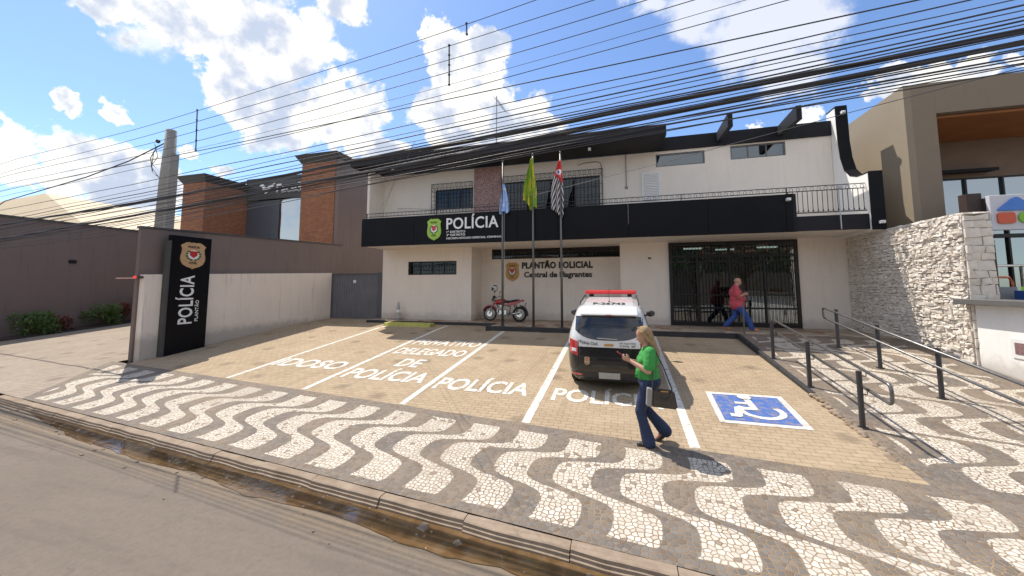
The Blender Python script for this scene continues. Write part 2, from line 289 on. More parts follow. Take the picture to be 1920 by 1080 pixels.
# ------------------------------------------------------------------ mesh builder
ORG = {}
def link(o): C.objects.link(o); return o
def tag(o, label=None, cat=None, group=None, kind=None):
    if label: o['label'] = label
    if cat: o['category'] = cat
    if group: o['group'] = group
    if kind: o['kind'] = kind
    return o
def thing(name, label, cat, loc=(0, 0, 0), group=None, local=False):
    o = link(bpy.data.objects.new(name, None)); o.empty_display_size = .2
    if local: ORG[o.name] = Vector((0, 0, 0))
    else: o.location = loc; ORG[o.name] = Vector(loc)
    return tag(o, label, cat, group)
class MB:
    def __init__(s): s.v = []; s.f = []; s.mi = []; s.cur = 0
    def add(s, vs, fs, fn=None):
        k = len(s.v)
        for v in vs: s.v.append(tuple(fn(v)) if fn else tuple(v))
        for f in fs: s.f.append(tuple(i+k for i in f)); s.mi.append(s.cur)
        return s
    def box(s, x0, x1, y0, y1, z0, z1, fn=None):
        if x0 > x1: x0, x1 = x1, x0
        if y0 > y1: y0, y1 = y1, y0
        if z0 > z1: z0, z1 = z1, z0
        return s.add([(x0, y0, z0), (x1, y0, z0), (x1, y1, z0), (x0, y1, z0), (x0, y0, z1), (x1, y0, z1), (x1, y1, z1), (x0, y1, z1)],
            [(0, 3, 2, 1), (4, 5, 6, 7), (0, 1, 5, 4), (1, 2, 6, 5), (2, 3, 7, 6), (3, 0, 4, 7)], fn)
    def prism(s, poly, a, b, axis='x', fn=None):   # poly of 2D points extruded along axis a..b
        n = len(poly)
        def P(u, v, t): return (t, u, v) if axis == 'x' else ((u, t, v) if axis == 'y' else (u, v, t))
        return s.add([P(u, v, a) for u, v in poly]+[P(u, v, b) for u, v in poly],
            [tuple(range(n))[::-1], tuple(range(n, 2*n))]+[(i, (i+1) % n, (i+1) % n+n, i+n) for i in range(n)], fn)
    def tube(s, pts, r, n=8, fn=None, caps=True, radii=None):
        pts = [Vector(p) for p in pts]; k0 = len(s.v); prev = None; vs = []; fs = []
        for i, p in enumerate(pts):
            d = (pts[min(i+1, len(pts)-1)]-pts[max(i-1, 0)]).normalized()
            if prev is None: a = d.orthogonal().normalized()
            else:
                a = (prev-d*prev.dot(d)); a = a.normalized() if a.length > 1e-6 else d.orthogonal().normalized()
            prev = a; b = d.cross(a); rr = radii[i] if radii else r
            for j in range(n):
                t = 2*math.pi*j/n; vs.append(p+(a*math.cos(t)+b*math.sin(t))*rr)
        for i in range(len(pts)-1):
            for j in range(n): fs.append((i*n+j, i*n+(j+1) % n, (i+1)*n+(j+1) % n, (i+1)*n+j))
        if caps: fs.append(tuple(range(n))[::-1]); fs.append(tuple(range((len(pts)-1)*n, len(pts)*n)))
        return s.add(vs, fs, fn)
    def lathe(s, prof, n=20, fn=None):   # prof (r, z)
        vs = []; fs = []
        for r, z in prof:
            for j in range(n): t = 2*math.pi*j/n; vs.append((r*math.cos(t), r*math.sin(t), z))
        for i in range(len(prof)-1):
            for j in range(n): fs.append((i*n+j, i*n+(j+1) % n, (i+1)*n+(j+1) % n, (i+1)*n+j))
        fs.append(tuple(range(n))[::-1]); fs.append(tuple(range((len(prof)-1)*n, len(prof)*n)))
        return s.add(vs, fs, fn)
    def ball(s, c, r, n=14, m=9, fn=None, rot=None):
        r = r if hasattr(r, '__len__') else (r, r, r); vs = []; fs = []
        for i in range(m+1):
            p = math.pi*i/m
            for j in range(n):
                t = 2*math.pi*j/n; q = Vector((r[0]*math.sin(p)*math.cos(t), r[1]*math.sin(p)*math.sin(t), -r[2]*math.cos(p)))
                if rot: q = rot @ q
                vs.append(q+Vector(c))
        for i in range(m):
            for j in range(n): fs.append((i*n+j, i*n+(j+1) % n, (i+1)*n+(j+1) % n, (i+1)*n+j))
        return s.add(vs, fs, fn)
    def cap(s, a, ra, b, rb, n=12, fn=None):     # tapered capsule
        a = Vector(a); b = Vector(b); d = (b-a); L = d.length; d.normalize(); pts = []; rad = []
        for k in range(5): t = math.pi/2*(1-k/4); pts.append(a-d*ra*math.sin(t)); rad.append(max(ra*math.cos(t), .0008))
        for k in range(5): t = math.pi/2*k/4; pts.append(b+d*rb*math.sin(t)); rad.append(max(rb*math.cos(t), .0008))
        # avoid direction degeneracy: all along d
        ax = d.orthogonal().normalized(); bx = d.cross(ax); vs = []; fs = []
        for p, r in zip(pts, rad):
            for j in range(n): t = 2*math.pi*j/n; vs.append(p+(ax*math.cos(t)+bx*math.sin(t))*r)
        for i in range(len(pts)-1):
            for j in range(n): fs.append((i*n+j, i*n+(j+1) % n, (i+1)*n+(j+1) % n, (i+1)*n+j))
        fs.append(tuple(range(n))[::-1]); fs.append(tuple(range((len(pts)-1)*n, len(pts)*n)))
        return s.add(vs, fs, fn)
    def build(s, name, m, parent=None, smooth=False, bevel=0., seg=1, auto=None):
        me = bpy.data.meshes.new(name); o = bpy.data.objects.new(name, me); org = Vector((0, 0, 0))
        if parent is not None:
            org = ORG.get(parent.name, Vector((0, 0, 0)))
        me.from_pydata([(v[0]-org.x, v[1]-org.y, v[2]-org.z) for v in s.v], [], s.f)
        for q in (m if isinstance(m, (list, tuple)) else [m]): me.materials.append(q)
        for p, i in zip(me.polygons, s.mi): p.material_index = i; p.use_smooth = smooth
        bm = bmesh.new(); bm.from_mesh(me); bmesh.ops.recalc_face_normals(bm, faces=bm.faces)
        if bevel: bmesh.ops.bevel(bm, geom=[e for e in bm.edges if len(e.link_faces) == 2 and e.calc_face_angle(0) > .5], offset=bevel, segments=seg, affect='EDGES', clamp_overlap=True)
        bm.to_mesh(me); bm.free(); me.update()
        link(o); o.parent = parent; ORG[o.name] = org
        return o
def hidden_world(o):
    return o
_tc = {}
def textgeo(s, size=1., bold=0., extrude=.0, align='LEFT', spacing=1.):
    cu = bpy.data.curves.new('t', 'FONT'); cu.body = s; cu.size = size; cu.offset = bold; cu.extrude = extrude; cu.align_x = align; cu.space_character = spacing; cu.resolution_u = 3
    o = bpy.data.objects.new('t', cu); C.objects.link(o); dg = bpy.context.evaluated_depsgraph_get(); dg.update()
    me = o.evaluated_get(dg).to_mesh(); vs = [tuple(v.co) for v in me.vertices]; fs = [tuple(p.vertices) for p in me.polygons]
    o.evaluated_get(dg).to_mesh_clear(); bpy.data.objects.remove(o); bpy.data.curves.remove(cu)
    return vs, fs
def fit_text(mb, s, w, h, fn, bold=0., extrude=.01, spacing=1.):
    """text scaled to width w and height h (h of its tallest glyph), lower-left at 0,0; fn maps (x,y,depth) to the world"""
    vs, fs = textgeo(s, 1., bold, 0, spacing=spacing); xs = [v[0] for v in vs]; ys = [v[1] for v in vs]
    x0, x1, y0, y1 = min(xs), max(xs), min(ys), max(ys)
    q = [((v[0]-x0)/(x1-x0)*w, (v[1]-y0)/(y1-y0)*h) for v in vs]; n = len(q)
    if extrude:
        # solid letters: front, back and side faces on boundary edges
        ed = {}
        for f in fs:
            for i in range(len(f)): e = (f[i], f[(i+1) % len(f)]); ed[tuple(sorted(e))] = ed.get(tuple(sorted(e)), [])+[e]
        side = [(e[0][0], e[0][1], e[0][1]+n, e[0][0]+n) for e in ed.values() if len(e) == 1]
        mb.add([(x, y, 0) for x, y in q]+[(x, y, -extrude) for x, y in q], list(fs)+[tuple(i+n for i in f[::-1]) for f in fs]+side, fn)
    else: mb.add([(x, y, 0) for x, y in q], fs, fn)
# ------------------------------------------------------------------ terrain
def kerb_y(x): return 3.6-.105*x
def inner_y(x): return 6.02-.095*x
def lot_z(y): return .25+.1*(y-6) if y < 12.9 else .94+.05*(y-12.9)
def ramp_z(y): return min(1.085, .25+.1217*(y-6))
def side_z(x, y):
    k = kerb_y(x); n = inner_y(x); t = max(0, min(1, (y-k)/(n-k))); return .096+(lot_z(n)-.096)*t
def sheet(name, m, xs, yfun, nf, zf, kind='structure', xmap=None):
    """xs list of x; yfun(x)->(y0,y1); nf rows; zf(x,y)"""
    mb = MB(); vs = []; fs = []; nx = len(xs)
    for x in xs:
        y0, y1 = yfun(x)
        for j in range(nf+1):
            y = y0+(y1-y0)*j/nf; x_ = x
            if xmap:
                for _ in range(6): x_ = xmap(x, y); a_, b_ = yfun(x_); y = a_+(b_-a_)*j/nf
            vs.append((x_, y, zf(x_, y)))
    for i in range(nx-1):
        for j in range(nf): a = i*(nf+1)+j; fs.append((a, a+nf+1, a+nf+2, a+1))
    mb.add(vs, fs); o = mb.build(name, m, smooth=True); return tag(o, kind=kind)
def rng(a, b, n): return [a+(b-a)*i/n for i in range(n+1)]
g = MB(); g.add([(-600, -600, -.4), (600, -600, -.4), (600, 600, -.4), (-600, 600, -.4)], [(0, 1, 2, 3)]); tag(g.build('ground', M_drive), kind='structure')
sheet('road', M_asph, rng(-120, 120, 60), lambda x: (kerb_y(x)-13.5, kerb_y(x)-.02), 2, lambda x, y: 0)
sheet('far_pavement', M_conc, rng(-120, 120, 30), lambda x: (kerb_y(x)-40, kerb_y(x)-13.6), 2, lambda x, y: .13)
sheet('sidewalk', M_mos, rng(-13.95, 3.35, 60)+rng(3.4, 16, 20)[0:], lambda x: (kerb_y(x)+.15, inner_y(x)), 8, side_z, xmap=lambda x, y: x if x > 3.36 else (lambda L: L+(x+13.95)*(3.35-L)/17.3)(-12.35-(y-4.95)*.70))
sheet('parking_lot', M_lot, rng(-13.2, 3.40, 40), lambda x: (inner_y(x)+.001, 12.95 if x > -4.62 else 14.85), 24, lambda x, y: lot_z(y)+.0)
sheet('ramp_pavement', M_mos, rng(3.385, 7.35, 14), lambda x: (inner_y(x), 15.25), 24, lambda x, y: max(ramp_z(y), 0)+(side_z(x, inner_y(x))-ramp_z(inner_y(x)))*max(0, 1-(y-inner_y(x))/1.5))
def drive_z(x, y): return .17+.085*(y-kerb_y(x)-.3)
sheet('neighbour_driveway', M_drive, rng(-60, -14.0, 40)+rng(-13.8, -12.0, 9), lambda x: (kerb_y(x)+.15, 22 if x < -13.9 else inner_y(x)-.02), 16, lambda x, y: drive_z(x, y)-.03*(y < kerb_y(x)+.4) if x < -14.6 else (drive_z(x, y) if y > inner_y(x) else side_z(x, y)-.008))
# lip of the neighbour driveway at the gutter
mb = MB()
for i in range(20):
    x = -60+i*2.3; x2 = x+2.29
    if x2 > -13.4: x2 = -13.35
    ya, yb = kerb_y(x), kerb_y(x2); z = .16
    mb.add([(x, ya-.02, -.05), (x2, yb-.02, -.05), (x2, yb-.02, z-.04), (x, ya-.02, z-.04), (x, ya+.2, z), (x2, yb+.2, z)], [(0, 1, 2, 3), (3, 2, 5, 4)])
tag(mb.build('driveway_edge', M_curb), kind='structure')
# kerb stones with uneven joints
mb = MB(); x = -13.3; rk = random.Random(3)
while x < 15:
    L = rk.uniform(.85, 1.15); x2 = x+L-.009; dz = rk.uniform(-.005, .003); dy = rk.uniform(-.012, .012)
    prof = [(-.025, -.06), (-.02, .025), (.0, .03), (.004, .056), (.018, .06), (.024, .088), (.04, .095), (.155, .0985), (.17, .085), (.17, -.06)]
    n = 6; vs = []
    for k in range(n+1):
        xx = x+(x2-x)*k/n; wob = (mnoise.noise(Vector((xx*2.1, 0, 0))))*.02
        for a, b in prof: vs.append((xx, kerb_y(xx)+a+(dy+wob if a < .1 else 0), b+dz+(mnoise.noise(Vector((xx*4, a*9, b*9)))*.007 if b > 0 else 0)))
    p = len(prof); fs = [(i*p+j, i*p+(j+1) % p, (i+1)*p+(j+1) % p, (i+1)*p+j) for i in range(n) for j in range(p)]+[tuple(range(p)), tuple(range(n*p, n*p+p))[::-1]]
    mb.add(vs, fs); x += L
tag(mb.build('kerb', M_curb), kind='structure')
# muddy gutter water with an uneven edge
mb = MB(); vs = []; fs = []; xs = rng(-11.6, 15, 200)
for x in xs:
    wv = .34+.16*mnoise.noise(Vector((x*.8, 3, 0)))*.6+.04*mnoise.noise(Vector((x*4, 7, 0)))
    if x < -9: wv *= max(.05, (x+11.7)/2.7)
    vs += [(x, kerb_y(x)-.01, .006), (x, kerb_y(x)-max(.04, wv), .006)]
for i in range(len(xs)-1): fs.append((2*i, 2*i+1, 2*i+3, 2*i+2))
mb.add(vs, fs); tag(mb.build('gutter_water', M_mud), kind='structure')
# gutter rubble, litter and grit (one scatter)
mb = MB(); rg = random.Random(5)
for i in range(110):
    x = rg.uniform(-12, 4); y = kerb_y(x)-abs(rg.gauss(.1, .22))-.02; s_ = rg.uniform(.008, .03)
    if i % 26 == 0: s_ *= 2.2
    rot = Matrix.Rotation(rg.uniform(0, 6), 3, 'Z'); q = [Vector((rg.uniform(.6, 1)*a, rg.uniform(.6, 1)*b, c*.5))*s_ for a, b, c in [(-1, -1, 0), (1, -1, 0), (1, 1, 0), (-1, 1, 0), (-.6, -.6, 1), (.6, -.7, 1), (.7, .6, 1), (-.7, .6, 1)]]
    mb.add([(rot @ v)+Vector((x, y, .004)) for v in q], [(0, 3, 2, 1), (4, 5, 6, 7), (0, 1, 5, 4), (1, 2, 6, 5), (2, 3, 7, 6), (3, 0, 4, 7)])
tag(mb.build('gutter_grit', M_curb), 'loose grit and small rubble lying in the brown gutter', 'grit', kind='stuff')
# porch floor and its kerbs
PZ = 1.09
mb = MB(); mb.box(-4.60, 3.42, 13.03, 16.2, .6, PZ); mb.box(-10.6, -4.602, 14.0, 16.2, .6, PZ); mb.box(3.422, 7.4, 13.03, 15.3, .6, PZ+.001); tag(mb.build('porch_floor', M_porch), kind='structure')
mb = MB(); mb.box(-4.72, 3.42, 12.9, 13.028, .5, PZ+.004); mb.box(-4.72, -4.602, 13.03, 13.9, .5, PZ+.004); mb.box(-10.5, -4.602, 13.88, 13.998, .5, PZ+.002)
# side kerb that climbs beside the ramp
for i in range(12):
    y0 = 8.4+i*.375; y1 = y0+.372
    mb.add([(3.335, y0, .3), (3.42, y0, .3), (3.42, y1, .3), (3.335, y1, .3), (3.335, y0, ramp_z(y0)+.012), (3.42, y0, ramp_z(y0)+.012), (3.42, y1, ramp_z(y1)+.012), (3.335, y1, ramp_z(y1)+.012)], [(0, 3, 2, 1), (4, 5, 6, 7), (0, 1, 5, 4), (1, 2, 6, 5), (2, 3, 7, 6), (3, 0, 4, 7)])
tag(mb.build('porch_kerb', M_kerbk, bevel=.008), kind='structure')
mb = MB(); rg = random.Random(9)
for i in range(26):
    y = 6.15+i*.088; x = 3.37+rg.uniform(-.04, .05); s_ = rg.uniform(.03, .06); mb.ball((x, y, ramp_z(y)-.02), (s_*1.3, s_*1.4, s_*.8), 7, 5)
tag(mb.build('ramp_edge', M_curb), kind='structure')
# ------------------------------------------------------------------ painted markings
def on_lot(h): return lambda v: (v[0], v[1], lot_z(v[1])+h)
def grid_quad(mb, pts, n=8, h=.004):
    a, b, c, d = [Vector((p[0], p[1])) for p in pts]; vs = []; fs = []
    for i in range(n+1):
        for j in range(2):
            l = a.lerp(d, i/n); r = b.lerp(c, i/n); p = l.lerp(r, j); vs.append((p.x, p.y, 0))
    for i in range(n): fs.append((2*i, 2*i+1, 2*i+3, 2*i+2))
    mb.add(vs, fs, on_lot(h))
for k, (x, yt) in enumerate([(-9.05, 13.1), (-6.57, 13.6), (-4.03, 12.85), (-1.56, 12.85), (.95, 12.85)]):
    mb = MB(); wd = .055 if k == 0 else (.06 if k < 3 else .07); grid_quad(mb, [(x-wd, inner_y(x)+.03), (x+wd, inner_y(x)+.03), (x+wd+.01, yt), (x-wd+.01, yt)], 12); tag(mb.build('parking_line', M_paintw), kind='structure')
def floor_text(s, x0, x1, y0, y1, bold=.035, sp=1.):
    bold *= .55; mb = MB(); fit_text(mb, s, x1-x0, y1-y0, lambda v: (x0+v[0], y0+v[1], lot_z(y0+v[1])+.0045), bold, 0, sp); tag(mb.build('painted_word', M_paintw), kind='structure')
floor_text('IDOSO', -8.95, -6.85, 7.95, 8.6, .045)
floor_text('PRIVATIVO', -6.35, -4.15, 10.6, 11.25, .045); floor_text('DELEGADO', -6.35, -4.2, 9.55, 10.2, .045); floor_text('DE', -5.6, -4.95, 8.5, 9.15, .045)
floor_text('POLÍCIA', -6.38, -4.25, 7.5, 8.35, .045); floor_text('POLÍCIA', -3.88, -1.82, 7.3, 8.15, .045); floor_text('POLÍCIA', -1.33, .68, 7.2, 8.0, .045)
mb = MB(); grid_quad(mb, [(1.48, 6.9), (2.76, 6.9), (2.8, 8.24), (1.53, 8.24)], 8, .004); tag(mb.build('disabled_bay_marking', M_paintw), kind='structure')
mb = MB(); grid_quad(mb, [(1.57, 7.0), (2.66, 7.0), (2.70, 8.14), (1.62, 8.14)], 8, .008); tag(mb.build('disabled_bay_panel', M_paintb), kind='structure')
KS = 1.12; mb = MB(); cx, cy = 2.2, 7.47
SK = [0]
def on_sym(h):
    SK[0] += .0012; hh = h+SK[0]; return lambda v: on_lot(hh)((cx+(v[0]-cx)*KS, cy+(v[1]-cy)*KS))
def stroke(pts, wd):
    for (ax, ay), (bx, by) in zip(pts, pts[1:]):
        d = Vector((bx-ax, by-ay)).normalized(); q = Vector((-d.y, d.x))*wd; e = d*wd*.4
        mb.add([(ax-e.x+q.x, ay-e.y+q.y, 0), (ax-e.x-q.x, ay-e.y-q.y, 0), (bx+e.x-q.x, by+e.y-q.y, 0), (bx+e.x+q.x, by+e.y+q.y, 0)], [(0, 1, 2, 3)], on_sym(.012))
vs = []; fs = []
for i in range(25):
    a = R(-215+i*250/24)
    for r in (.23, .32): vs.append((cx+.03+r*math.cos(a), cy+r*math.sin(a)*.9-.02, 0))
for i in range(24): fs.append((2*i, 2*i+1, 2*i+3, 2*i+2))
mb.add(vs, fs, on_sym(.012))
stroke([(cx-.04, cy+.42), (cx-.04, cy+.02)], .048); stroke([(cx-.04, cy+.25), (cx-.24, cy+.25)], .042); stroke([(cx-.04, cy+.04), (cx-.27, cy+.04)], .048); stroke([(cx-.27, cy+.04), (cx-.33, cy-.25), (cx-.42, cy-.25)], .05)
vs = [(cx-.06, cy+.50, 0)]+[(cx-.06+0.1*math.cos(a), cy+.50+0.1*math.sin(a), 0) for a in rng(0, 2*math.pi, 12)[:-1]]; mb.add(vs, [(0, i+1, (i+1) % 12+1) for i in range(12)], on_sym(.014))
tag(mb.build('wheelchair_symbol', M_paintw), kind='structure')
# ------------------------------------------------------------------ walls with openings
def wall(mb, a0, a1, z0, z1, fix, thick, ops=(), axis='x', fnz=None):
    """axis 'x': wall in plane y=fix..fix+thick, runs along x.  openings (a0,a1,z0,z1)"""
    A = sorted({a0, a1, *[o[0] for o in ops], *[o[1] for o in ops]}); Z = sorted({z0, z1, *[o[2] for o in ops], *[o[3] for o in ops]})
    A = [a for a in A if a0 <= a <= a1]; Z = [z for z in Z if z0 <= z <= z1]
    cell = {}
    for i in range(len(A)-1):
        for j in range(len(Z)-1):
            am = (A[i]+A[i+1])/2; zm = (Z[j]+Z[j+1])/2; cell[i, j] = not any(o[0] < am < o[1] and o[2] < zm < o[3] for o in ops)
    def P(a, z, t): return (a, fix+t*thick, z) if axis == 'x' else (fix+t*thick, a, z)
    idx = {}; vs = []; fs = []
    def V(i, j, t):
        if (i, j, t) not in idx: idx[i, j, t] = len(vs); vs.append(P(A[i], Z[j], t))
        return idx[i, j, t]
    for (i, j), s_ in cell.items():
        if not s_: continue
        fs.append((V(i, j, 0), V(i+1, j, 0), V(i+1, j+1, 0), V(i, j+1, 0))); fs.append((V(i, j, 1), V(i, j+1, 1), V(i+1, j+1, 1), V(i+1, j, 1)))
        for di, dj, e in ((-1, 0, ((i, j), (i, j+1))), (1, 0, ((i+1, j), (i+1, j+1))), (0, -1, ((i, j), (i+1, j))), (0, 1, ((i, j+1), (i+1, j+1)))):
            if not cell.get((i+di, j+dj), False): (p, q) = e; fs.append((V(*p, 0), V(*q, 0), V(*q, 1), V(*p, 1)))
    mb.add(vs, fs)
def frame(mb, x0, x1, z0, z1, y, t=.05, d=.06):
    mb.box(x0, x1, y, y+d, z0, z0+t); mb.box(x0, x1, y, y+d, z1-t, z1); mb.box(x0, x0+t, y+.001, y+d-.001, z0+t, z1-t); mb.box(x1-t, x1, y+.001, y+d-.001, z0+t, z1-t)
# ------------------------------------------------------------------ police station
ps = thing('police_station', 'two-storey white police station with black fascia over its porch', 'building', (-1.5, 15, PZ))
mb = MB()
wall(mb, -10.4, -6.06, .6, 4.198, 14.8, .2, [(-9.1, -6.75, 3.03, 3.62)])
wall(mb, 15.0, 16.0, .6, 4.198, -6.26, .2, axis='y')
wall(mb, -6.26, .2, .6, 4.5, 16.0, .2, [(-5.57, .0, 3.74, 4.19)])
wall(mb, 15.4, 16.0, .6, 4.198, 0.0, .2, axis='y')
wall(mb, 0.0, 7.345, .6, 4.198, 15.2, .2, [(1.76, 5.90, 1.05, 4.16)])
wall(mb, 15.201, 24, .6, 7.66, -10.4, .2, axis='y'); wall(mb, 15.001, 15.2, .6, 4.198, -10.4, .2, axis='y')
wall(mb, 15.41, 24, .6, 7.66, 7.1, .2, axis='y')
wall(mb, -10.4, 7.3, .6, 7.66, 24, .2)
mb.build('ground_floor_wall', M_white, ps)
mb = MB()
wall(mb, -10.7, 7.02, 4.46, 7.66, 15.0, .2, [(-7.92, -6.1, 5.92, 6.84), (-4.7, -.7, 5.0, 6.93), (1.40, 3.10, 7.06, 7.56), (3.95, 5.68, 7.11, 7.62)])
wall(mb, 13.95, 15.0, 4.46, 7.66, -10.7, .12, axis='y')
mb.build('upper_wall', M_white, ps)
mb = MB(); mb.box(-10.35, 7.0, 13.36, 16.2, 4.2, 4.458); mb.box(-10.39, 7.09, 15.2, 24, 7.3, 7.5); mb.build('balcony_slab', M_white, ps)
mb = MB(); mb.box(-10.36, 7.02, 13.3, 13.358, 4.19, 4.64); mb.build('slab_edge', M_blackm, ps)
# fascia panels, butted with thin gaps
mb = MB(); xs = [-10.35, -7.9, -5.4, -3.62, -2.1, .3, 2.75, 4.9]
for i in range(7): mb = MB(); mb.box(xs[i]+.004, xs[i+1]-.004, 13.19, 13.29, 4.17, 5.33); mb.build('fascia_panel', M_black, ps, bevel=.004)
mb = MB(); mb.prism([(4.904, 13.19), (5.1, 13.2), (5.2, 13.25), (5.22, 13.29), (4.904, 13.29)], 4.17, 5.34, 'z')
mb.build('fascia_end', M_black, ps, bevel=.004)
# side fin at the right: sweeping down from the roof to the balcony post
prof = [(13.22, 4.15), (13.22, 5.84), (13.45, 5.84), (13.75, 5.86), (14.1, 5.98), (14.38, 6.25), (14.55, 6.7), (14.63, 7.3), (14.66, 8.48), (15.2, 8.48), (15.2, 4.15)]
mb = MB(); mb.prism(prof, 7.03, 7.33, 'x'); mb.build('side_fin', M_white3, ps)
mb = MB(); edge = [(y-.012, z+.0) for y, z in prof[:9]]
out = [(13.17, 4.14), (13.17, 5.87), (13.44, 5.87), (13.74, 5.89), (14.08, 6.01), (14.35, 6.27), (14.51, 6.71), (14.59, 7.3), (14.61, 8.52)]
poly = out+[(15.2, 8.52), (15.2, 8.482)]+[(y-.0005, z+.0005) for y, z in prof[8::-1]]
vs = []; fs = []; n = len(poly)
mb.prism(poly, 7.02, 7.345, 'x'); mb.build('fin_edge', M_black, ps)
# roof, parapet, beams
mb = MB(); prf = [(13.4, 7.70), (13.4, 8.06), (13.46, 8.10), (20, 9.0), (20, 8.8), (15.0, 7.70)]
mb.prism(prf, -11.2, 1.62, 'x'); mb.build('eave_roof', M_blackm, ps)
mb = MB(); mb.box(1.63, 7.03, 14.94, 15.14, 7.665, 8.17); mb.box(1.63, 7.09, 15.141, 24, 7.665, 7.9); mb.build('parapet', M_blackm, ps)
for xb in (3.50, 5.43):
    mb = MB(); mb.prism([(13.42, 7.74), (13.42, 8.19), (14.938, 8.13), (14.938, 7.8)], xb, xb+.15, 'x'); mb.build('roof_beam', M_blackm, ps)
mb = MB(); mb.box(-6.03, -4.76, 14.95, 14.998, 4.47, 7.655); mb.build('granite_panel', M_granite, ps)
# windows
def window(x0, x1, z0, z1, y, nm=1, bars=0, fr=M_iron, gl=M_glass2, back=True, t=.05, name='window'):
    mb = MB(); frame(mb, x0, x1, z0, z1, y+.05, t)
    for i in range(1, nm): xm = x0+(x1-x0)*i/nm; mb.box(xm-.02, xm+.02, y+.055, y+.105, z0+t, z1-t)
    o = mb.build(name, fr, ps)
    mb = MB(); mb.box(x0+t, x1-t, y+.075, y+.083, z0+t, z1-t); mb.build('pane', gl, o)
    if back: mb = MB(); mb.add([(x0-.1, y+.9, z0-.2), (x1+.1, y+.9, z0-.2), (x1+.1, y+.9, z1+.2), (x0-.1, y+.9, z1+.2)], [(0, 1, 2, 3)]); mb.build('dark_backing', M_dark, o)  # flat dark sheet behind the pane, standing in for the unlit room
    if bars:
        mb = MB(); k = int((x1-x0)/bars)
        for i in range(1, k): xx = x0+(x1-x0)*i/k; mb.box(xx-.008, xx+.008, y+.02, y+.036, z0, z1)
        mb.box(x0, x1, y+.016, y+.04, z0+(z1-z0)*.33, z0+(z1-z0)*.33+.02); mb.box(x0, x1, y+.016, y+.04, z0+(z1-z0)*.7, z0+(z1-z0)*.7+.02)
        mb.build('grille', fr, o)
    return o
window(-9.1, -6.75, 3.03, 3.62, 14.8, 4, .12); window(-5.57, 0, 3.74, 4.19, 16.0, 5, .12)
window(-7.92, -6.1, 5.92, 6.84, 15.0, 3, 0); window(-4.7, -.7, 5.0, 6.93, 15.0, 4, 0)
window(1.40, 3.10, 7.06, 7.56, 15.0, 1, 0, M_steel, M_glass); o = window(3.95, 5.68, 7.11, 7.62, 15.0, 3, 0, M_steel, M_glass)
# security grilles standing proud with scrollwork on top
for x0, x1, z0, z1 in ((-8.05, -6.08, 5.75, 7.08), (-4.78, -.58, 4.5, 7.16)):
    mb = MB(); y = 14.86; frame(mb, x0, x1, z0, z1, y, .022, .022); mb.box(x0+.02, x1-.02, y+.002, y+.02, z1-.2, z1-.185)
    k = int((x1-x0)/.145)
    for i in range(1, k): xx = x0+(x1-x0)*i/k; mb.box(xx-.007, xx+.007, y+.004, y+.018, z0+.02, z1-.2)
    for i in range(int(k*.75)):
        xc = x0+.1+(x1-x0-.2)*i/(int(k*.75)-1); mb.tube([(xc+.055*math.cos(a), y+.011, z1-.1+.07*math.sin(a)) for a in rng(0, 2*math.pi, 10)], .007, 4, caps=False)
    for zz in rng(z0, z1-.2, 6)[1:-1]: mb.box(x0+.02, x1-.02, y+.005, y+.017, zz, zz+.014)
    for xx in (x0+.005, x1-.025): mb.box(xx, xx+.02, y+.022, 15.0, z1-.3, z1-.28); mb.box(xx, xx+.02, y+.022, 15.0, z0+.3, z0+.32)
    mb.build('security_grille', M_iron, ps)
# louvred shutter, conduits, floodlights
mb = MB(); frame(mb, .87, 1.53, 5.5, 6.86, 14.96, .05, .04)
for i in range(20): z = 5.56+i*.063; mb.box(.92, 1.48, 14.965, 14.985, z, z+.045)
mb.build('louvre_shutter', M_txtw, ps)
mb = MB(); mb.tube([(.3, 14.97, 7.66), (.3, 14.97, 6.36)], .016, 6); mb.box(.25, .35, 14.94, 14.99, 6.3, 6.38); mb.build('conduit', M_conc, ps); mb = MB(); mb.tube([(-1.55, 14.97, 7.38), (-1.35, 14.97, 7.46), (-.85, 14.97, 7.48), (-.68, 14.97, 7.42), (-.62, 14.97, 7.25), (-.62, 14.97, 5.2)], .018, 6); mb.build('conduit', M_conc, ps)
for p in ((-1.0, 13.9, 7.66), (-9.4, 13.9, 7.66), (7.18, 14.56, 8.3), (4.95, 13.14, 5.2), (7.2, 13.12, 4.4)):
    mb = MB(); mb.box(p[0]-.05, p[0]+.05, p[1]-.1, p[1]+.02, p[2]-.09, p[2]-.01); mb.tube([(p[0], p[1]-.1, p[2]-.05), (p[0], p[1]-.14, p[2]-.06)], .03, 10); mb.build('floodlight', M_txtw, ps)
# railing
mb = MB(); y = 13.39
for z in (5.56, 5.42): mb.box(-10.3, 7.02, y-.012, y+.012, z, z+.022)
n = 96
for i in range(n):
    xc = -10.2+i*(17.15/(n-1)); mb.tube([(xc+.045*math.cos(a), y, 5.49+.055*math.sin(a)) for a in rng(0, 2*math.pi, 8)], .006, 4, caps=False)
mb.box(5.0, 7.02, y-.012, y+.012, 4.74, 4.765)
x = 5.05
while x < 7.0:
    mb.box(x-.007, x+.007, y-.007, y+.007, 4.76, 5.42)
    mb.tube([(x+.005, y, 4.86), (x+.02, y, 4.79), (x+.065, y, 4.77), (x+.11, y, 4.79), (x+.125, y, 4.86)], .006, 4, caps=False); x += .128
for x in (-10.25, -7, -4, -1, 2, 5.02): mb.box(x-.012, x+.012, y-.011, y+.011, 4.46, 5.56)
mb.build('balcony_railing', M_iron, ps)
mb = MB(); mb.tube([(6.28, 13.2, 4.2), (6.28, 13.2, 5.45)], .018, 8); mb.box(6.22, 6.34, 13.1, 13.2, 5.4, 5.5); mb.build('camera_pole', M_galv, ps)
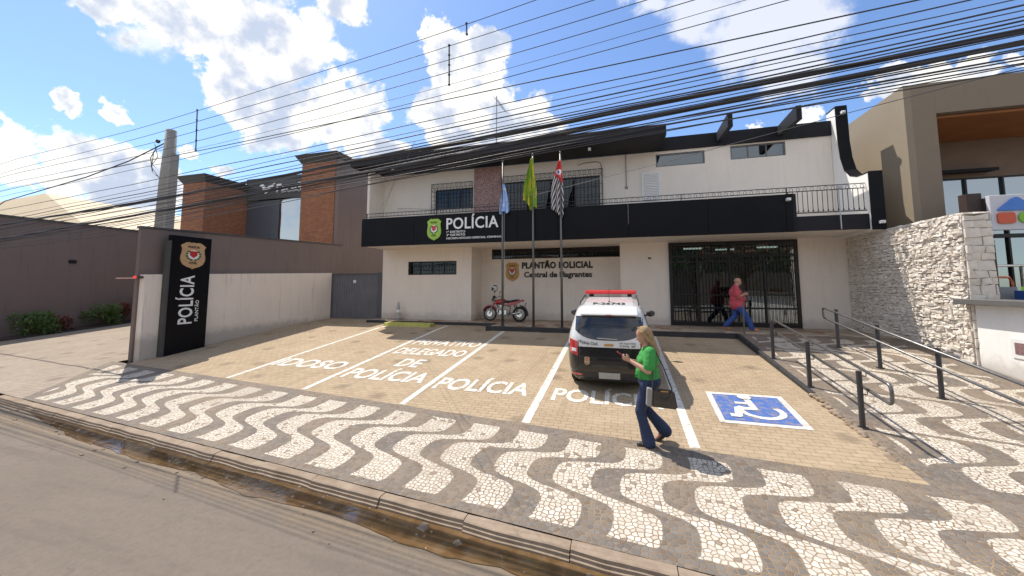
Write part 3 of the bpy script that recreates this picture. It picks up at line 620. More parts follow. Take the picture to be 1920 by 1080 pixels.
# emblems
SH = [(0, 1), (.18, .96), (.36, 1.0), (.55, .98), (.70, .9), (.98, .72), (.86, .5), (.90, .15), (.96, -.1), (.95, -.4), (.78, -.7), (.45, -.88), (.12, -.98), (0, -1.05)]
SHD = SH+[(-x, y) for x, y in SH[-2:0:-1]]
def emblem(parent, fn, w, h, base, inner, name='emblem'):
    """fn maps (x, y, depth outwards) to the world"""
    def slab(pts, d0, d1): m_ = MB(); m_.prism(pts, d0, d1, 'z', lambda v: fn(v[0]*w/2, v[1]*h/2, v[2])); return m_
    o = slab(SHD, 0, .03).build(name, base, parent)
    slab([(x*.88, y*.88) for x, y in SHD], .03, .034).build('shield_field', inner, o)
    el = lambda cx, cy, rx, ry, n=18: [(cx+rx*math.cos(a), cy+ry*math.sin(a)) for a in rng(0, 2*math.pi, n)[:-1]]
    slab(el(0, .05, .48, .36), .034, .038).build('medallion', M_txtw, o)
    m_ = slab([(-.3, .33), (.3, .33), (.3, .0), (0, -.2), (-.3, 0)], .038, .043); m_.build('crest', M_red, o)
    for s_ in (-1, 1):
        m_ = MB()
        for k in range(5):
            a = R(-70+k*28); cx = s_*.52*math.cos(a); cy = .02+.38*math.sin(a); m_.prism(el(cx, cy, .11, .07, 8), .038, .045, 'z', lambda v: fn(v[0]*w/2, v[1]*h/2, v[2]))
        m_.build('laurel', mat('laurel_green', (.03, .12, .03), .6), o)
    for t, y0, ww, hh in (('POLÍCIA', .56, .9, .2), ('CIVIL', -.66, .66, .17)):
        m_ = MB(); fit_text(m_, t, ww*w/2, hh*h/2, lambda v: fn(v[0]-ww*w/4, v[1]+y0*h/2, v[2]+.0445), .02, .006); m_.build('emblem_lettering', M_txtk, o)
    return o
sg = MB()
emblem(ps, lambda x, y, d: (-6.98+x, 13.185-d, 4.75+y), .62, .84, M_lime, M_lime)
FP = lambda x0, z0: (lambda v: (x0+v[0], 13.17-v[2]-.0, z0+v[1]))
mb = MB(); fit_text(mb, 'POLÍCIA', 2.12, .56, lambda v: (-6.45+v[0], 13.155-v[2], 4.72+v[1]), .012, .03, 1.05); mb.build('fascia_lettering', M_txtw, ps); mb = MB()
fit_text(mb, '1º DISTRITO', .78, .085, lambda v: (-6.45+v[0], 13.18-v[2], 4.58+v[1]), .01, .012); mb.build('fascia_lettering', M_txtw, ps); mb = MB(); fit_text(mb, '3º DISTRITO', .78, .085, lambda v: (-6.45+v[0], 13.18-v[2], 4.46+v[1]), .01, .012); mb.build('fascia_lettering', M_txtw, ps); mb = MB()
fit_text(mb, 'NECRIM-NÚCLEO ESPECIAL CRIMINAL', 2.26, .095, lambda v: (-6.45+v[0], 13.18-v[2], 4.335+v[1]), .012, .012)
o = mb.build('fascia_lettering', M_txtw, ps)
emblem(ps, lambda x, y, d: (-4.60+x, 15.995-d, 3.17+y), .62, .82, M_gold, M_gold)
mb = MB(); fit_text(mb, 'PLANTÃO POLICIAL', 3.06, .36, lambda v: (-4.16+v[0], 15.975-v[2], 3.29+v[1]), .045, .024, 1.1); mb.build('wall_lettering', M_txtk, ps); mb = MB(); fit_text(mb, 'Central de Flagrantes', 2.92, .32, lambda v: (-4.06+v[0], 15.975-v[2], 2.84+v[1]), .03, .024)
mb.build('wall_lettering', M_txtk, ps)
mb = MB(); mb.box(1.02, 1.14, 15.18, 15.2, 3.56, 3.63); mb.build('number_plaque', M_steel, ps)
# entrance: glass front behind a barred gate
y = 15.12
mb = MB(); frame(mb, 1.76, 5.90, PZ+.002, 4.15, y, .11, .08)
for xm in (3.78,): mb.box(xm-.05, xm+.05, y+.002, y+.078, PZ+.11, 4.04)
for xm, zt in ((2.72, 3.6), (4.86, 3.6)): mb.box(xm-.035, xm+.035, y+.004, y+.076, PZ+.11, zt)
mb.box(1.87, 5.79, y+.005, y+.075, 3.58, 3.66); mb.box(1.87, 5.79, y+.006, y+.074, 1.72, 1.78)
ent = mb.build('entrance_frame', M_iron, ps)
mb = MB(); x = 1.92
while x < 5.78: mb.box(x-.006, x+.006, y-.03, y-.015, PZ+.1, 4.05); x += .108
mb.box(1.87, 5.79, y-.036, y-.008, 3.40, 3.43); mb.box(1.87, 5.79, y-.036, y-.008, 2.2, 2.23); mb.box(1.87, 5.79, y-.036, y-.008, 1.2, 1.23); mb.build('entrance_grille', M_iron, ps)
mb = MB(); mb.box(1.86, 5.80, y+.035, y+.045, PZ+.1, 4.06); mb.build('glass_panel', M_glass, ent)
mb = MB(); mb.tube([(5.72, y-.06, 2.0), (5.72, y-.06, 2.95)], .018, 8); mb.tube([(5.72, y-.06, 2.1), (5.72, y, 2.1)], .01, 6); mb.tube([(5.72, y-.06, 2.85), (5.72, y, 2.85)], .01, 6); mb.build('door_handle', M_chrome, ent)
# lobby
mb = MB(); mb.box(.25, 7.05, 15.45, 21, 4.14, 4.19); mb.box(.25, 7.05, 20.9, 21, PZ, 4.14); mb.box(.21, .25, 15.45, 21, PZ, 4.14); mb.build('lobby_wall', M_inner, ps)
mb = MB(); mb.box(.25, 7.09, 15.42, 21, .9, PZ-.003); mb.build('lobby_floor', M_porch, ps)
mb = MB(); mb.box(2.2, 4.6, 18.6, 19.2, PZ, 2.15); mb.box(2.15, 4.65, 18.55, 19.25, 2.15, 2.2); mb.build('reception_counter', M_dkgrey, ps)
for x, yy in ((2.6, 16.4), (4.0, 17.2), (5.4, 16.6)):
    mb = MB(); mb.box(x, x+.7, yy+.8, yy+.9, 4.08, 4.138); mb.build('ceiling_lamp', M_lamp, ps)
for x in (-3.6, -.9):
    mb = MB(); mb.box(x, x+.8, 17.3, 17.42, 4.2, 4.25); mb.build('ceiling_lamp', M_lamp, ps)
# ------------------------------------------------------------------ antenna, poles, flags
an = thing('tv_antenna', 'thin rooftop television antenna mast above the pink granite panel', 'antenna', (-5.7, 17, 8.4))
mb = MB(); mb.tube([(-5.7, 17, 8.3), (-5.7, 17, 11.95)], .03, 6); mb.build('mast', M_galv, an)
mb = MB(); mb.tube([(-5.75, 17, 11.85), (-5.25, 17, 11.1)], .014, 5)
for k in range(6): t = k/5; c = Vector((-5.72+.45*t, 17, 11.8-.68*t)); mb.tube([c-Vector((.12, .2, -.08)), c+Vector((.12, .2, -.08))], .008, 4)
mb.build('antenna_element', M_galv, an)
def fcol(n, *cs): return [tuple(c)+(1,) for c in cs]
def flag_blue(n, p, s):
    return n.mix(n.ramp(n.noise(p, 9, 2), .62, .66), (.30, .46, .80, 1), (.7, .7, .6, 1))
def flag_green(n, p, s):
    m_ = n.m('ADD', n.m('ABSOLUTE', n.m('ADD', s[0], .05)), n.m('MULTIPLY', n.m('ABSOLUTE', n.m('SUBTRACT', s[2], 5.55)), .18))
    yl = n.ramp(n.noise(n.vm('MULTIPLY', p, (14, 14, 3)), 1, 2), .53, .56)
    yl = n.m('MULTIPLY', yl, n.ramp(s[2], 4.6, 6.1, 1, 1)); return n.mix(yl, (.16, .33, .02, 1), (.55, .44, .02, 1))
def flag_sp(n, p, s):
    st = n.m('FRACT', n.m('DIVIDE', n.m('ADD', s[2], n.m('MULTIPLY', n.m('ABSOLUTE', s[0]), 3.2)), .26))
    c = n.mix(n.ramp(st, .48, .52), (.02, .015, .02, 1), (.62, .58, .58, 1))
    c = n.mix(n.ramp(n.m('ADD', s[2], n.m('MULTIPLY', s[0], 1.2)), 5.18, 5.2), c, (.62, .03, .03, 1))
    d = n.vm('DISTANCE', p, (-.03, -.03, 5.5), out=1); c = n.mix(n.ramp(d, .1, .11, 1, 0), c, (.7, .7, .72, 1)); c = n.mix(n.ramp(d, .05, .06, 1, 0), c, (.08, .1, .4, 1)); return c
MF = [vgrad('blue_city_flag_cloth', flag_blue), vgrad('green_yellow_flag_cloth', flag_green), vgrad('striped_state_flag_cloth', flag_sp)]
def flag(x, y, z1, z0, wmax, side, seed, m, name, label):
    r_ = random.Random(seed); vs = []; fs = []; nr, nc = 26, 22
    o = thing(name, label, 'flag', (x, y, PZ))
    for i in range(nr+1):
        t = i/nr; wd = wmax*(.1+.9*min(1, t*1.5)**.8)
        for j in range(nc+1):
            s_ = j/nc; ph = s_*math.pi*5+seed; dx = (s_-.32)*wd*side+.02*math.sin(ph*1.3+t*3); dy = -.035-.055*math.sin(ph+t*1.2)*(.3+t)-.02*math.sin(ph*2.3)
            z = z1+(z0-z1)*t*(1-.32*max(0, s_-.45)*(1 if seed != 1 else .2))-.05*math.sin(s_*9+seed)*t
            vs.append((x+dx, y+dy, z))
    for i in range(nr):
        for j in range(nc): a = i*(nc+1)+j; fs.append((a, a+1, a+nc+2, a+nc+1))
    q = MB(); q.add(vs, fs); c = q.build('flag_cloth', m, o, smooth=True); sm = c.modifiers.new('s', 'SOLIDIFY'); sm.thickness = .004
    q = MB(); q.tube([(x+.05, y-.01, z1+.1), (x+.045, y-.012, PZ+1.3)], .005, 4); q.build('halyard', M_galv, o)
for k, (x, y, z, lb) in enumerate([(-4.14, 13.1, 7.18, 'flagpole with the drooping blue flag, leftmost of the three'), (-2.99, 13.1, 7.32, 'middle flagpole with the green and yellow flag'), (-1.98, 13.1, 7.30, 'flagpole with the black and white striped flag, beside the patrol car')]):
    fp = thing('flagpole', lb, 'flagpole', (x, y, PZ), 'flagpoles on the porch edge')
    q = MB(); q.tube([(x, y, PZ), (x, y, 4.2), (x, y, z)], .04, 12, radii=[.045, .04, .03]); q.build('pole', M_steel, fp, smooth=True)
    q = MB(); q.tube([(x, y, PZ), (x, y, PZ+.03)], .085, 12); q.build('base_plate', M_steel, fp)
    q = MB(); q.ball((x, y, z+.02), .045, 10, 6); q.build('finial', M_steel, fp, smooth=True)
    if k == 0: flag(x+.03, y, 6.3, 5.22, .34, 1, 1, MF[0], 'flag', 'short light blue flag hanging limp on its pole')
    if k == 1: flag(x-.02, y, 7.2, 5.32, .46, -1, 4, MF[1], 'flag', 'green and yellow flag drooping from the middle pole')
    if k == 2: flag(x-.02, y, 7.02, 5.0, .46, -1, 6, MF[2], 'flag', 'black and white striped flag with a red corner hanging in folds')
# ------------------------------------------------------------------ boundary wall, totem, gate
GW = lambda y: lot_z(y)-.4
bw = thing('boundary_wall', 'low white painted wall along the left side of the parking lot', 'wall', (-13.3, 11, .7))
mb = MB()
for i in range(8):
    y0 = 7.5+i*(7.3/8); y1 = y0+7.3/8; z0, z1 = (2.86+.3*(y0-7.5)/7.3, 2.86+.3*(y1-7.5)/7.3)
    mb.add([(-13.42, y0, -.2), (-13.2, y0, -.2), (-13.2, y1, -.2), (-13.42, y1, -.2), (-13.42, y0, z0), (-13.2, y0, z0), (-13.2, y1, z1), (-13.42, y1, z1)], [(4, 5, 6, 7), (1, 2, 6, 5), (3, 0, 4, 7)]+([(0, 1, 5, 4)] if i == 0 else [])+([(2, 3, 7, 6)] if i == 7 else []))
mb.build('wall_face', M_white2, bw)
tw = thing('side_wall', 'tall taupe neighbour wall rising behind the white boundary wall', 'wall', (-13.6, 11, .5))
mb = MB(); mb.prism([(7.45, -.2), (7.45, 4.22), (15.72, 4.56), (15.72, -.2)], -13.55, -13.43, 'x'); mb.build('wall_face', M_taupe, tw)
mb = MB(); mb.prism([(7.42, 4.222), (7.42, 4.28), (15.72, 4.62), (15.72, 4.562)], -13.58, -13.40, 'x'); mb.build('coping', M_dkgrey, tw)
to = thing('sign_totem', 'tall black upright sign with a tan badge and white vertical lettering', 'sign', (-13.15, 8.8, .5))
mb = MB(); mb.box(-13.196, -13.0, 8.0, 9.13, -.1, 4.08); mb.build('sign_panel', M_black, to, bevel=.006)
mb = MB(); mb.box(-13.19, -13.02, 7.92, 7.998, -.1, 3.9); mb.build('side_channel', M_dkgrey, to)
TX = lambda v: (-12.985+v[2], 8.3+0, 0)
emblem(to, lambda x, y, d: (-12.998+d, 8.58+x, 3.49+y), .74, .82, M_goldt, M_goldt)
mb = MB(); fit_text(mb, 'POLÍCIA', 1.5, .50, lambda v: (-12.985+v[2], 8.68-v[1], 1.36+v[0]), .015, .012, 1.05); mb.build('sign_lettering', M_txtw, to); mb = MB(); fit_text(mb, 'PLANTÃO', .66, .12, lambda v: (-12.985+v[2], 8.85-v[1], 1.42+v[0]), .005, .012); mb.build('sign_lettering', M_txtw, to)
al = thing('warning_light', 'small red light on an arm at the end of the white boundary wall', 'light', (-13.3, 7.3, 2.78))
mb = MB(); mb.tube([(-13.3, 7.5, 2.78), (-13.3, 7.36, 2.78)], .04, 10); mb.build('lamp_housing', M_dkgrey, al)
mb = MB(); mb.ball((-13.34, 7.34, 2.78), (.05, .04, .04), 10, 6); mb.build('red_lens', mat('red_lens', (.8, .06, .05), .3, emit=.5), al, smooth=True)
mb = MB(); mb.box(-14.2, -13.38, 7.36, 7.39, 2.735, 2.775); mb.build('arm', mat('orange_arm_paint', (.55, .32, .24), .5), al)
gt = thing('metal_gate', 'grey corrugated metal gate between the white wall and the station', 'gate', (-11.8, 14.85, 1))
mb = MB(); vs = []; fs = []; n = 110
for i in range(n+1):
    x = -13.16+i*(2.5/n); y = 14.86+(.018 if (i//3) % 2 else 0); vs += [(x, y, .9), (x, y, 3.1)]
for i in range(n): fs.append((2*i, 2*i+2, 2*i+3, 2*i+1))
mb.add(vs, fs); mb.build('gate_sheet', mat('grey_gate_paint', (.16, .16, .175), .5, .2, var=.2, vscale=2), gt)
mb = MB(); mb.box(-13.19, -13.13, 14.83, 14.9, .7, 3.14); mb.box(-10.66, -10.42, 14.81, 14.92, .7, 3.16); mb.box(-13.13, -10.66, 14.83, 14.9, 3.08, 3.13); mb.build('gate_frame', mat('gate_frame_paint', (.12, .12, .135), .5, .3), gt)
mb = MB(); mb.box(-12.0, -11.85, 14.835, 14.85, 2.68, 2.82); mb.build('notice', M_txtw, gt)
ws = thing('wheel_stop', 'low worn yellow concrete wheel stop at the head of the parking bay', 'wheel stop', (-8.2, 13.3, .95))
mb = MB(); mb.prism([(13.1, .9), (13.18, lot_z(13.2)+.12), (13.55, lot_z(13.5)+.12), (13.65, .9)], -9.15, -7.1, 'x'); mb.build('stop_block', mat('worn_yellow_paint', (.42, .40, .10), .8, var=.3, vscale=6), ws, bevel=.01)
tc = thing('traffic_cone', 'faded grey traffic cone on the porch against the left wall', 'traffic cone', (-9.35, 14.5, PZ))
mb = MB(); mb.box(-9.53, -9.17, 14.32, 14.68, PZ, PZ+.035); mb.build('base', M_conc, tc)
mb = MB(); mb.lathe([(.14, .035), (.12, .1), (.085, .38), (.045, .7), (.03, .76)], 16, lambda v: (v[0]-9.35, v[1]+14.5, v[2]+PZ)); mb.build('cone_body', mat('faded_cone', (.42, .40, .37), .7), tc, smooth=True)
mb = MB(); mb.lathe([(.101, .28), (.083, .42)], 16, lambda v: (v[0]-9.35, v[1]+14.5, v[2]+PZ)); mb.build('reflective_band', M_txtw, tc, smooth=True)
# ------------------------------------------------------------------ left neighbour
nb = thing('clinic_building', 'dark taupe building with two brick towers and white letters FaceS', 'building', (-19, 17, 1))
def tower(x0, x1, y0, y1, zt, side):
    mb = MB(); mb.box(x0, x1, y0, y1, 0, zt-.42); t = mb.build('brick_tower', [M_brick], nb)
    q = MB(); e = .28; z0, z1 = zt-.42, zt
    q.add([(x0-.02, y0-.02, z0), (x1+.02, y0-.02, z0), (x1+.02, y1, z0), (x0-.02, y1, z0), (x0-e, y0-e, z1), (x1+e, y0-e, z1), (x1+e, y1, z1), (x0-e, y1, z1)], [(0, 3, 2, 1), (4, 5, 6, 7), (0, 1, 5, 4), (1, 2, 6, 5), (2, 3, 7, 6), (3, 0, 4, 7)]); q.build('cornice', M_dkgrey, t)
tower(-25.0, -23.2, 15.72, 19.6, 9.05, 1); tower(-16.2, -14.05, 15.72, 16.6, 9.45, 0)
mb = MB(); mb.box(-14.03, -13.79, 15.74, 26, 0, 9.1); mb.box(-16.2, -14.03, 16.61, 26, 0, 9.1); mb.build('side_wall', M_taupe, nb)
mb = MB(); mb.box(-23.19, -16.21, 18.2, 26, 8.05, 9.45); mb.box(-23.19, -16.21, 18.4, 26, 0, 8.04); mb.build('front_wall', M_dkgrey, nb)
mb = MB(); mb.box(-20.45, -16.3, 18.3, 18.33, 4.6, 7.98); mb.build('glass_front', glass('sky_glass', (.05, .06, .07), .45), nb)
mb = MB(); mb.box(-23.15, -20.5, 18.3, 18.34, 2, 7.98); mb.build('panel', mat('grey_panel', (.085, .095, .115), .4), nb)
mb = MB(); fit_text(mb, 'FaceS', 2.0, .60, lambda v: (-20.66+v[0], 18.15-v[2], 8.36+v[1]), .03, .03); mb.build('sign_lettering', M_txtw, nb); mb = MB()
mb.prism([(-22.0, 8.95), (-21.75, 9.05), (-21.5, 8.75), (-20.75, 9.05), (-20.9, 8.8), (-21.1, 8.72), (-21.25, 8.5), (-21.5, 8.35), (-21.7, 8.55), (-21.78, 8.8)], 18.12, 18.18, 'y'); mb.build('sign_logo', M_txtw, nb)
dw = thing('driveway_wall', 'long mauve taupe wall on the far side of the neighbour driveway', 'wall', (-24.8, 10, .5))
mb = MB(); mb.box(-24.9, -24.6, -2, 15.7, -.2, 5.42); mb.build('wall_face', M_taupe, dw); mb = MB(); mb.box(-24.95, -24.55, -2, 15.7, 5.422, 5.5); mb.build('coping', M_dkgrey, dw)
mb = MB(); mb.box(-24.6, -24.55, 11.0, 11.25, 3.6, 3.75); mb.build('wall_lamp', M_blackm, dw)
wh = thing('warehouse', 'pale cream corrugated warehouse roof behind the left walls', 'building', (-60, 30, 0))
def corr(name, col):
    def f(n, p, s):
        wv = n.m('SINE', n.m('MULTIPLY', s[0], 4)); k = n.ramp(n.noise(p, .15, 4), .3, .7, .9, 1.05); c = n.vm('MULTIPLY', col, None); n.l(k, c.node.inputs[1]); return n.mix(n.ramp(wv, .8, 1, 0, .18), c, (.35, .30, .22, 1))
    return vgrad(name, f, .6)
mb = MB(); B_ = [(-130, 34, 14.2), (-96, 34, 16.0), (-83.2, 34, 16.6), (-56, 34, 11.9), (-38, 34, 8.6)]; F_ = [(x*.62, 20, 3.2) for x, y, z in B_]
mb.add(B_+F_, [(i, i+1, i+6, i+5) for i in range(4)]); mb.build('roof', corr('cream_corrugated_metal', (.60, .475, .29)), wh)
mb = MB(); mb.add([(x*.999, y+.3, z-.05) for x, y, z in B_]+[(x, 34.3, -.2) for x, y, z in B_], [(i, i+1, i+6, i+5) for i in range(4)]); mb.build('rear_wall', mat('cream_wall', (.55, .47, .34), .8), wh)
# ------------------------------------------------------------------ plants
def leafmat(name, c): return mat(name, c, .55, var=.45, vscale=9, detail=3)
M_leafs = [leafmat('leaf_green', (.075, .13, .03)), leafmat('leaf_dark', (.04, .08, .022)), leafmat('leaf_red', (.17, .045, .04))]
def shrub(name, x, y, z, rx, rz, label, mi=0, n=900, seed=1, ls=.07, group=None):
    r_ = random.Random(seed); o = thing(name, label, 'shrub', (x, y, z), group); mb = MB()
    for i in range(7): a = i*.9; mb.tube([(x, y, z), (x+math.cos(a)*rx*.6, y+math.sin(a)*rx*.6, z+rz*1.2)], .015, 4)
    mb.build('stem', mat('bark', (.12, .08, .05), .9), o); mb = MB()
    cl = [(Vector((x+r_.uniform(-.6, .6)*rx, y+r_.uniform(-.6, .6)*rx, z+rz*r_.uniform(.35, 1.5))), r_.uniform(.3, .5)) for _ in range(14)]
    for i in range(n):
        c, rr = r_.choice(cl); d = Vector((r_.gauss(0, 1), r_.gauss(0, 1), r_.gauss(0, 1))).normalized(); p = c+d*rr*min(rx, rz)*r_.uniform(.6, 1.1); s_ = ls*r_.uniform(.6, 1.3)
        t = (d+Vector((r_.uniform(-.8, .8), r_.uniform(-.8, .8), r_.uniform(-.2, 1)))).normalized(); q = t.orthogonal().normalized()
        mb.add([p-q*s_*.4, p+t*s_*.5, p+q*s_*.4, p+t*s_*1.3], [(0, 1, 3), (1, 2, 3)] if False else [(0, 3, 1), (1, 3, 2)])
    mb.build('foliage', M_leafs[mi], o)
shrub('shrub', -23.9, 9.9, .4, .75, .55, 'broad green shrub at the left edge, foot of the taupe wall', 0, 1500, 1, .1)
shrub('shrub', -23.9, 12.05, .6, .62, .62, 'rounded green shrub, middle one along the taupe wall', 0, 1500, 2, .1)
shrub('shrub', -23.9, 13.9, .8, .6, .62, 'green shrub beside the end of the white boundary wall', 1, 1300, 3, .1)
shrub('red_leaf_plant', -23.9, 12.85, .7, .35, .6, 'red-leaved plant between two green shrubs along the taupe wall', 2, 700, 4, .09)
shrub('red_leaf_plant', -23.9, 10.7, .5, .3, .4, 'small red-leaved plant beside the leftmost green shrub', 2, 500, 5, .09)
mb = MB(); mb.box(-24.6, -23.2, 3, 15.6, -.2, .0+.0); 
def bed(x, y): return drive_z(x, y)+.03
mbb = MB(); vs = []; fs = []; ys = rng(4, 15.7, 12)
for yv in ys: vs += [(-24.6, yv, bed(-24.6, yv)), (-23.3, yv, bed(-23.3, yv))]
for i in range(12): fs.append((2*i, 2*i+1, 2*i+3, 2*i+2))
mbb.add(vs, fs); tag(mbb.build('planting_bed', mat('dark_soil', (.06, .045, .035), .95, bump=.5)), kind='structure')
# ------------------------------------------------------------------ trees across the street (seen in the glass)
def tree(x, y, h, seed, label):
    r_ = random.Random(seed); o = thing('street_tree', label, 'tree', (x, y, .13), 'trees across the street'); mb = MB()
    mb.tube([(x, y, .1), (x+.1, y, h*.25), (x-.05, y+.1, h*.5)], .2, 8, radii=[.24, .18, .13]); L = []
    for i in range(9):
        a = i*2.4; e = Vector((x+math.cos(a)*h*.28, y+math.sin(a)*h*.28, h*(.55+.35*r_.random()))); L.append(e); mb.tube([(x, y, h*.36), (x+math.cos(a)*h*.12, y+math.sin(a)*h*.12, h*.5), e], .06, 5, radii=[.1, .06, .03])
    mb.build('trunk', mat('bark', (.12, .08, .05), .9), o); mb = MB()
    for i in range(1500):
        c = r_.choice(L); d = Vector((r_.gauss(0, 1), r_.gauss(0, 1), r_.gauss(0, .8))); p = c+d*h*.085; s_ = r_.uniform(.18, .34); t = Vector((r_.uniform(-1, 1), r_.uniform(-1, 1), r_.uniform(-1, 1))).normalized(); q = t.orthogonal().normalized()
        mb.add([p-q*s_*.4, p+t*s_*.5, p+q*s_*.4, p+t*s_*1.3], [(0, 3, 1), (1, 3, 2)])
    mb.build('crown', M_leafs[1], o)
for i, (x, y, h) in enumerate([(-3, -13.5, 7.5), (2.5, -14, 8.5), (7.5, -13.5, 8), (12.5, -14, 9), (17.5, -14.5, 8.5), (23, -15, 9)]): tree(x, y, h, 20+i, 'leafy street tree on the pavement across the road')
# ------------------------------------------------------------------ stone wall and low wall on the right
sw = thing('stone_wall', 'rough split cream stone wall between the porch and the neighbour', 'wall', (7.5, 13, 1))
mb = MB(); mb.box(7.36, 7.82, 10.72, 15.6, -.2, 4.16); mb.build('wall_core', mat('stone_joint', (.20, .165, .125), .95), sw)
def stones(o0, ax, a0, a1, z0, z1, sd, name, rowh=(.04, .10), wd=(.06, .21), dep=(.008, .058)):
    """o0 plane coordinate, ax 'y' = face looking -x running along y, ax 'x' = face looking -y running along x"""
    r_ = random.Random(sd); mb = MB(); z = z0
    while z < z1-.02:
        hh = min(r_.uniform(*rowh), z1-z); a = a0-r_.uniform(0, .1)
        while a < a1-.02:
            ww = r_.uniform(*wd); b = min(a+ww, a1); aa = max(a, a0)
            if b-aa > .03:
                d = r_.uniform(*dep); g_ = .005; j = lambda: r_.uniform(-.012, .012)
                q = [(aa+g_, z+g_), (b-g_, z+g_), (b-g_, z+hh-g_), (aa+g_, z+hh-g_)]; dd = [d+r_.uniform(-.02, .02) for _ in range(4)]
                mid = ((aa+b)/2+j(), z+hh/2+j(), d+r_.uniform(.004, .02))
                WU = lambda u, v: (u+.045*mnoise.noise(Vector((u*3.1, v*5, sd)))*(1 if a0+.06 < u < a1-.06 else 0), v+.055*mnoise.noise(Vector((u*3.7, v*4, sd+9)))*(1 if v < z1-.06 else .2))
                P = (lambda u, v, t: (o0-t, *WU(u, v))) if ax == 'y' else (lambda u, v, t: (WU(u, v)[0], o0-t, WU(u, v)[1]))
                vs = [P(u, v, -.01) for u, v in q]+[P(u+j()*.7, v+j()*.9, max(.004, e)) for (u, v), e in zip(q, dd)]+[P(*mid)]
                mb.add(vs, [(0, 1, 5, 4), (1, 2, 6, 5), (2, 3, 7, 6), (3, 0, 4, 7), (4, 5, 8), (5, 6, 8), (6, 7, 8), (7, 4, 8)])
            a += ww
        z += hh
    return mb.build(name, MST, sw)
def stm():
    m, n, b, p = posmat('cream_split_stone', .9)
    c = n.mix(n.ramp(n.noise(p, 5, 5, .7), .3, .7), (.86, .80, .71, 1), (.70, .62, .53, 1)); c = n.mix(n.ramp(n.noise(p, 2.2, 3), .5, .8, 0, .3), c, (.50, .36, .22, 1)); n.l(c, b.inputs['Base Color']); bumpto(n, b, n.noise(p, 40, 5, .7), .7, .02); return m
MST = stm()
stones(7.36, 'y', 10.74, 15.2, .3, 4.16, 3, 'stone_facing'); stones(10.72, 'x', 7.34, 7.82, .3, 4.16, 4, 'stone_facing', (.14, .22), (.16, .3), (.01, .03))
lw = thing('garden_wall', 'low sunlit white wall with grey coping at the right edge', 'wall', (7.5, 8, .5))
mb = MB(); mb.box(7.38, 7.6, 4.0, 10.68, -.2, 2.12); mb.build('wall_face', M_white3, lw); mb = MB(); mb.box(7.12, 7.75, 4.0, 10.85, 2.122, 2.24); mb.build('coping', mat('grey_slate_coping', (.13, .125, .12), .6), lw, bevel=.01)
mb = MB(); mb.box(7.36, 7.379, 9.55, 9.95, 1.12, 1.5); mb.build('notice_frame', M_txtw, lw); mb = MB(); mb.box(7.352, 7.359, 9.63, 9.87, 1.2, 1.42); mb.build('notice', mat('dark_red_notice', (.24, .14, .14), .6, var=.4, vscale=30), lw)
# ------------------------------------------------------------------ right neighbour
rn = thing('shop_building', 'olive taupe shop building with an orange timber soffit recess', 'building', (12, 16, 1))
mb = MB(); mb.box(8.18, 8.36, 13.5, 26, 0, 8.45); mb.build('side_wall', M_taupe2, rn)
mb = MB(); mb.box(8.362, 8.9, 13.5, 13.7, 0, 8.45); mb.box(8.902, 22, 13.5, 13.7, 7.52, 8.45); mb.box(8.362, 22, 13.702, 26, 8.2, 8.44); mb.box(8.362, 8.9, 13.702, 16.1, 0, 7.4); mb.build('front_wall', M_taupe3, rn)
mb = MB(); mb.box(8.902, 22, 16.1, 16.3, 6.15, 7.42); mb.box(8.902, 22, 13.705, 16.3, 2.9, 4.3) if False else None; mb.build('recess_wall', mat('brown_taupe', (.22, .16, .115), .8), rn)
mb = MB()
for i in range(26): y0 = 13.705+i*.1; mb.box(8.902, 22, y0, y0+.094, 7.43, 7.5)
mb.build('timber_soffit', M_wood, rn)
mb = MB(); mb.box(8.902, 22, 16.12, 16.15, 1.0, 6.1); mb.build('glass_front', glass('shop_glass', (.12, .14, .14), .3), rn)
mb = MB(); mb.box(8.902, 22, 16.08, 16.16, 6.1, 6.148)
for x in (9.4, 10.2, 11.15, 12.1, 13.1, 14.2, 15.4): mb.box(x, x+.05, 16.05, 16.119, 1.0, 6.1)
mb.box(8.902, 22, 16.02, 16.118, 4.1, 4.22); mb.build('mullion', M_iron, rn)
mb = MB(); mb.prism([(15.7, 6.26), (15.7, 6.36), (16.09, 6.40), (16.09, 6.30)], 10.3, 11.8, 'x'); mb.build('awning_box', M_blackm, rn)
mb = MB(); mb.box(8.37, 22, 11.0, 13.49, -.2, 1.0); mb.box(8.37, 22, 13.71, 16.1, -.2, .99); mb.build('terrace', M_conc, rn)
mb = MB(); mb.box(8.4, 22, 20, 20.2, 0, 6); mb.build('back_wall', M_dark, rn)
mb = MB(); mb.tube([(8.9, 12.9, 3.05), (14, 12.9, 3.05)], .03, 8); mb.tube([(9.9, 12.9, 1.0), (9.9, 12.9, 3.05)], .03, 8); mb.build('terrace_rail', M_chrome, rn)
mb = MB(); mb.box(9.1, 9.25, 15.3, 15.4, 1, 3.3) ; mb.build('post', M_wood, rn)
sb = thing('shop_sign', 'white sign board with blue triangle, red square and green circle', 'sign', (9.9, 12.5, 3.9))
mb = MB(); mb.box(9.14, 11.0, 12.5, 12.62, 3.94, 4.84); mb.build('sign_board', mat('sign_white', (.62, .61, .64), .5, var=.03), sb, bevel=.01)
mb = MB(); mb.box(8.82, 9.13, 12.7, 12.95, 3.7, 4.95); mb.box(9.13, 11.0, 12.63, 12.9, 4.0, 4.8); mb.box(9.2, 9.3, 12.7, 12.8, 1.0, 3.7); mb.box(10.8, 10.9, 12.7, 12.8, 1.0, 4.0); mb.build('sign_frame', mat('dark_brown_steel', (.05, .03, .025), .6), sb)
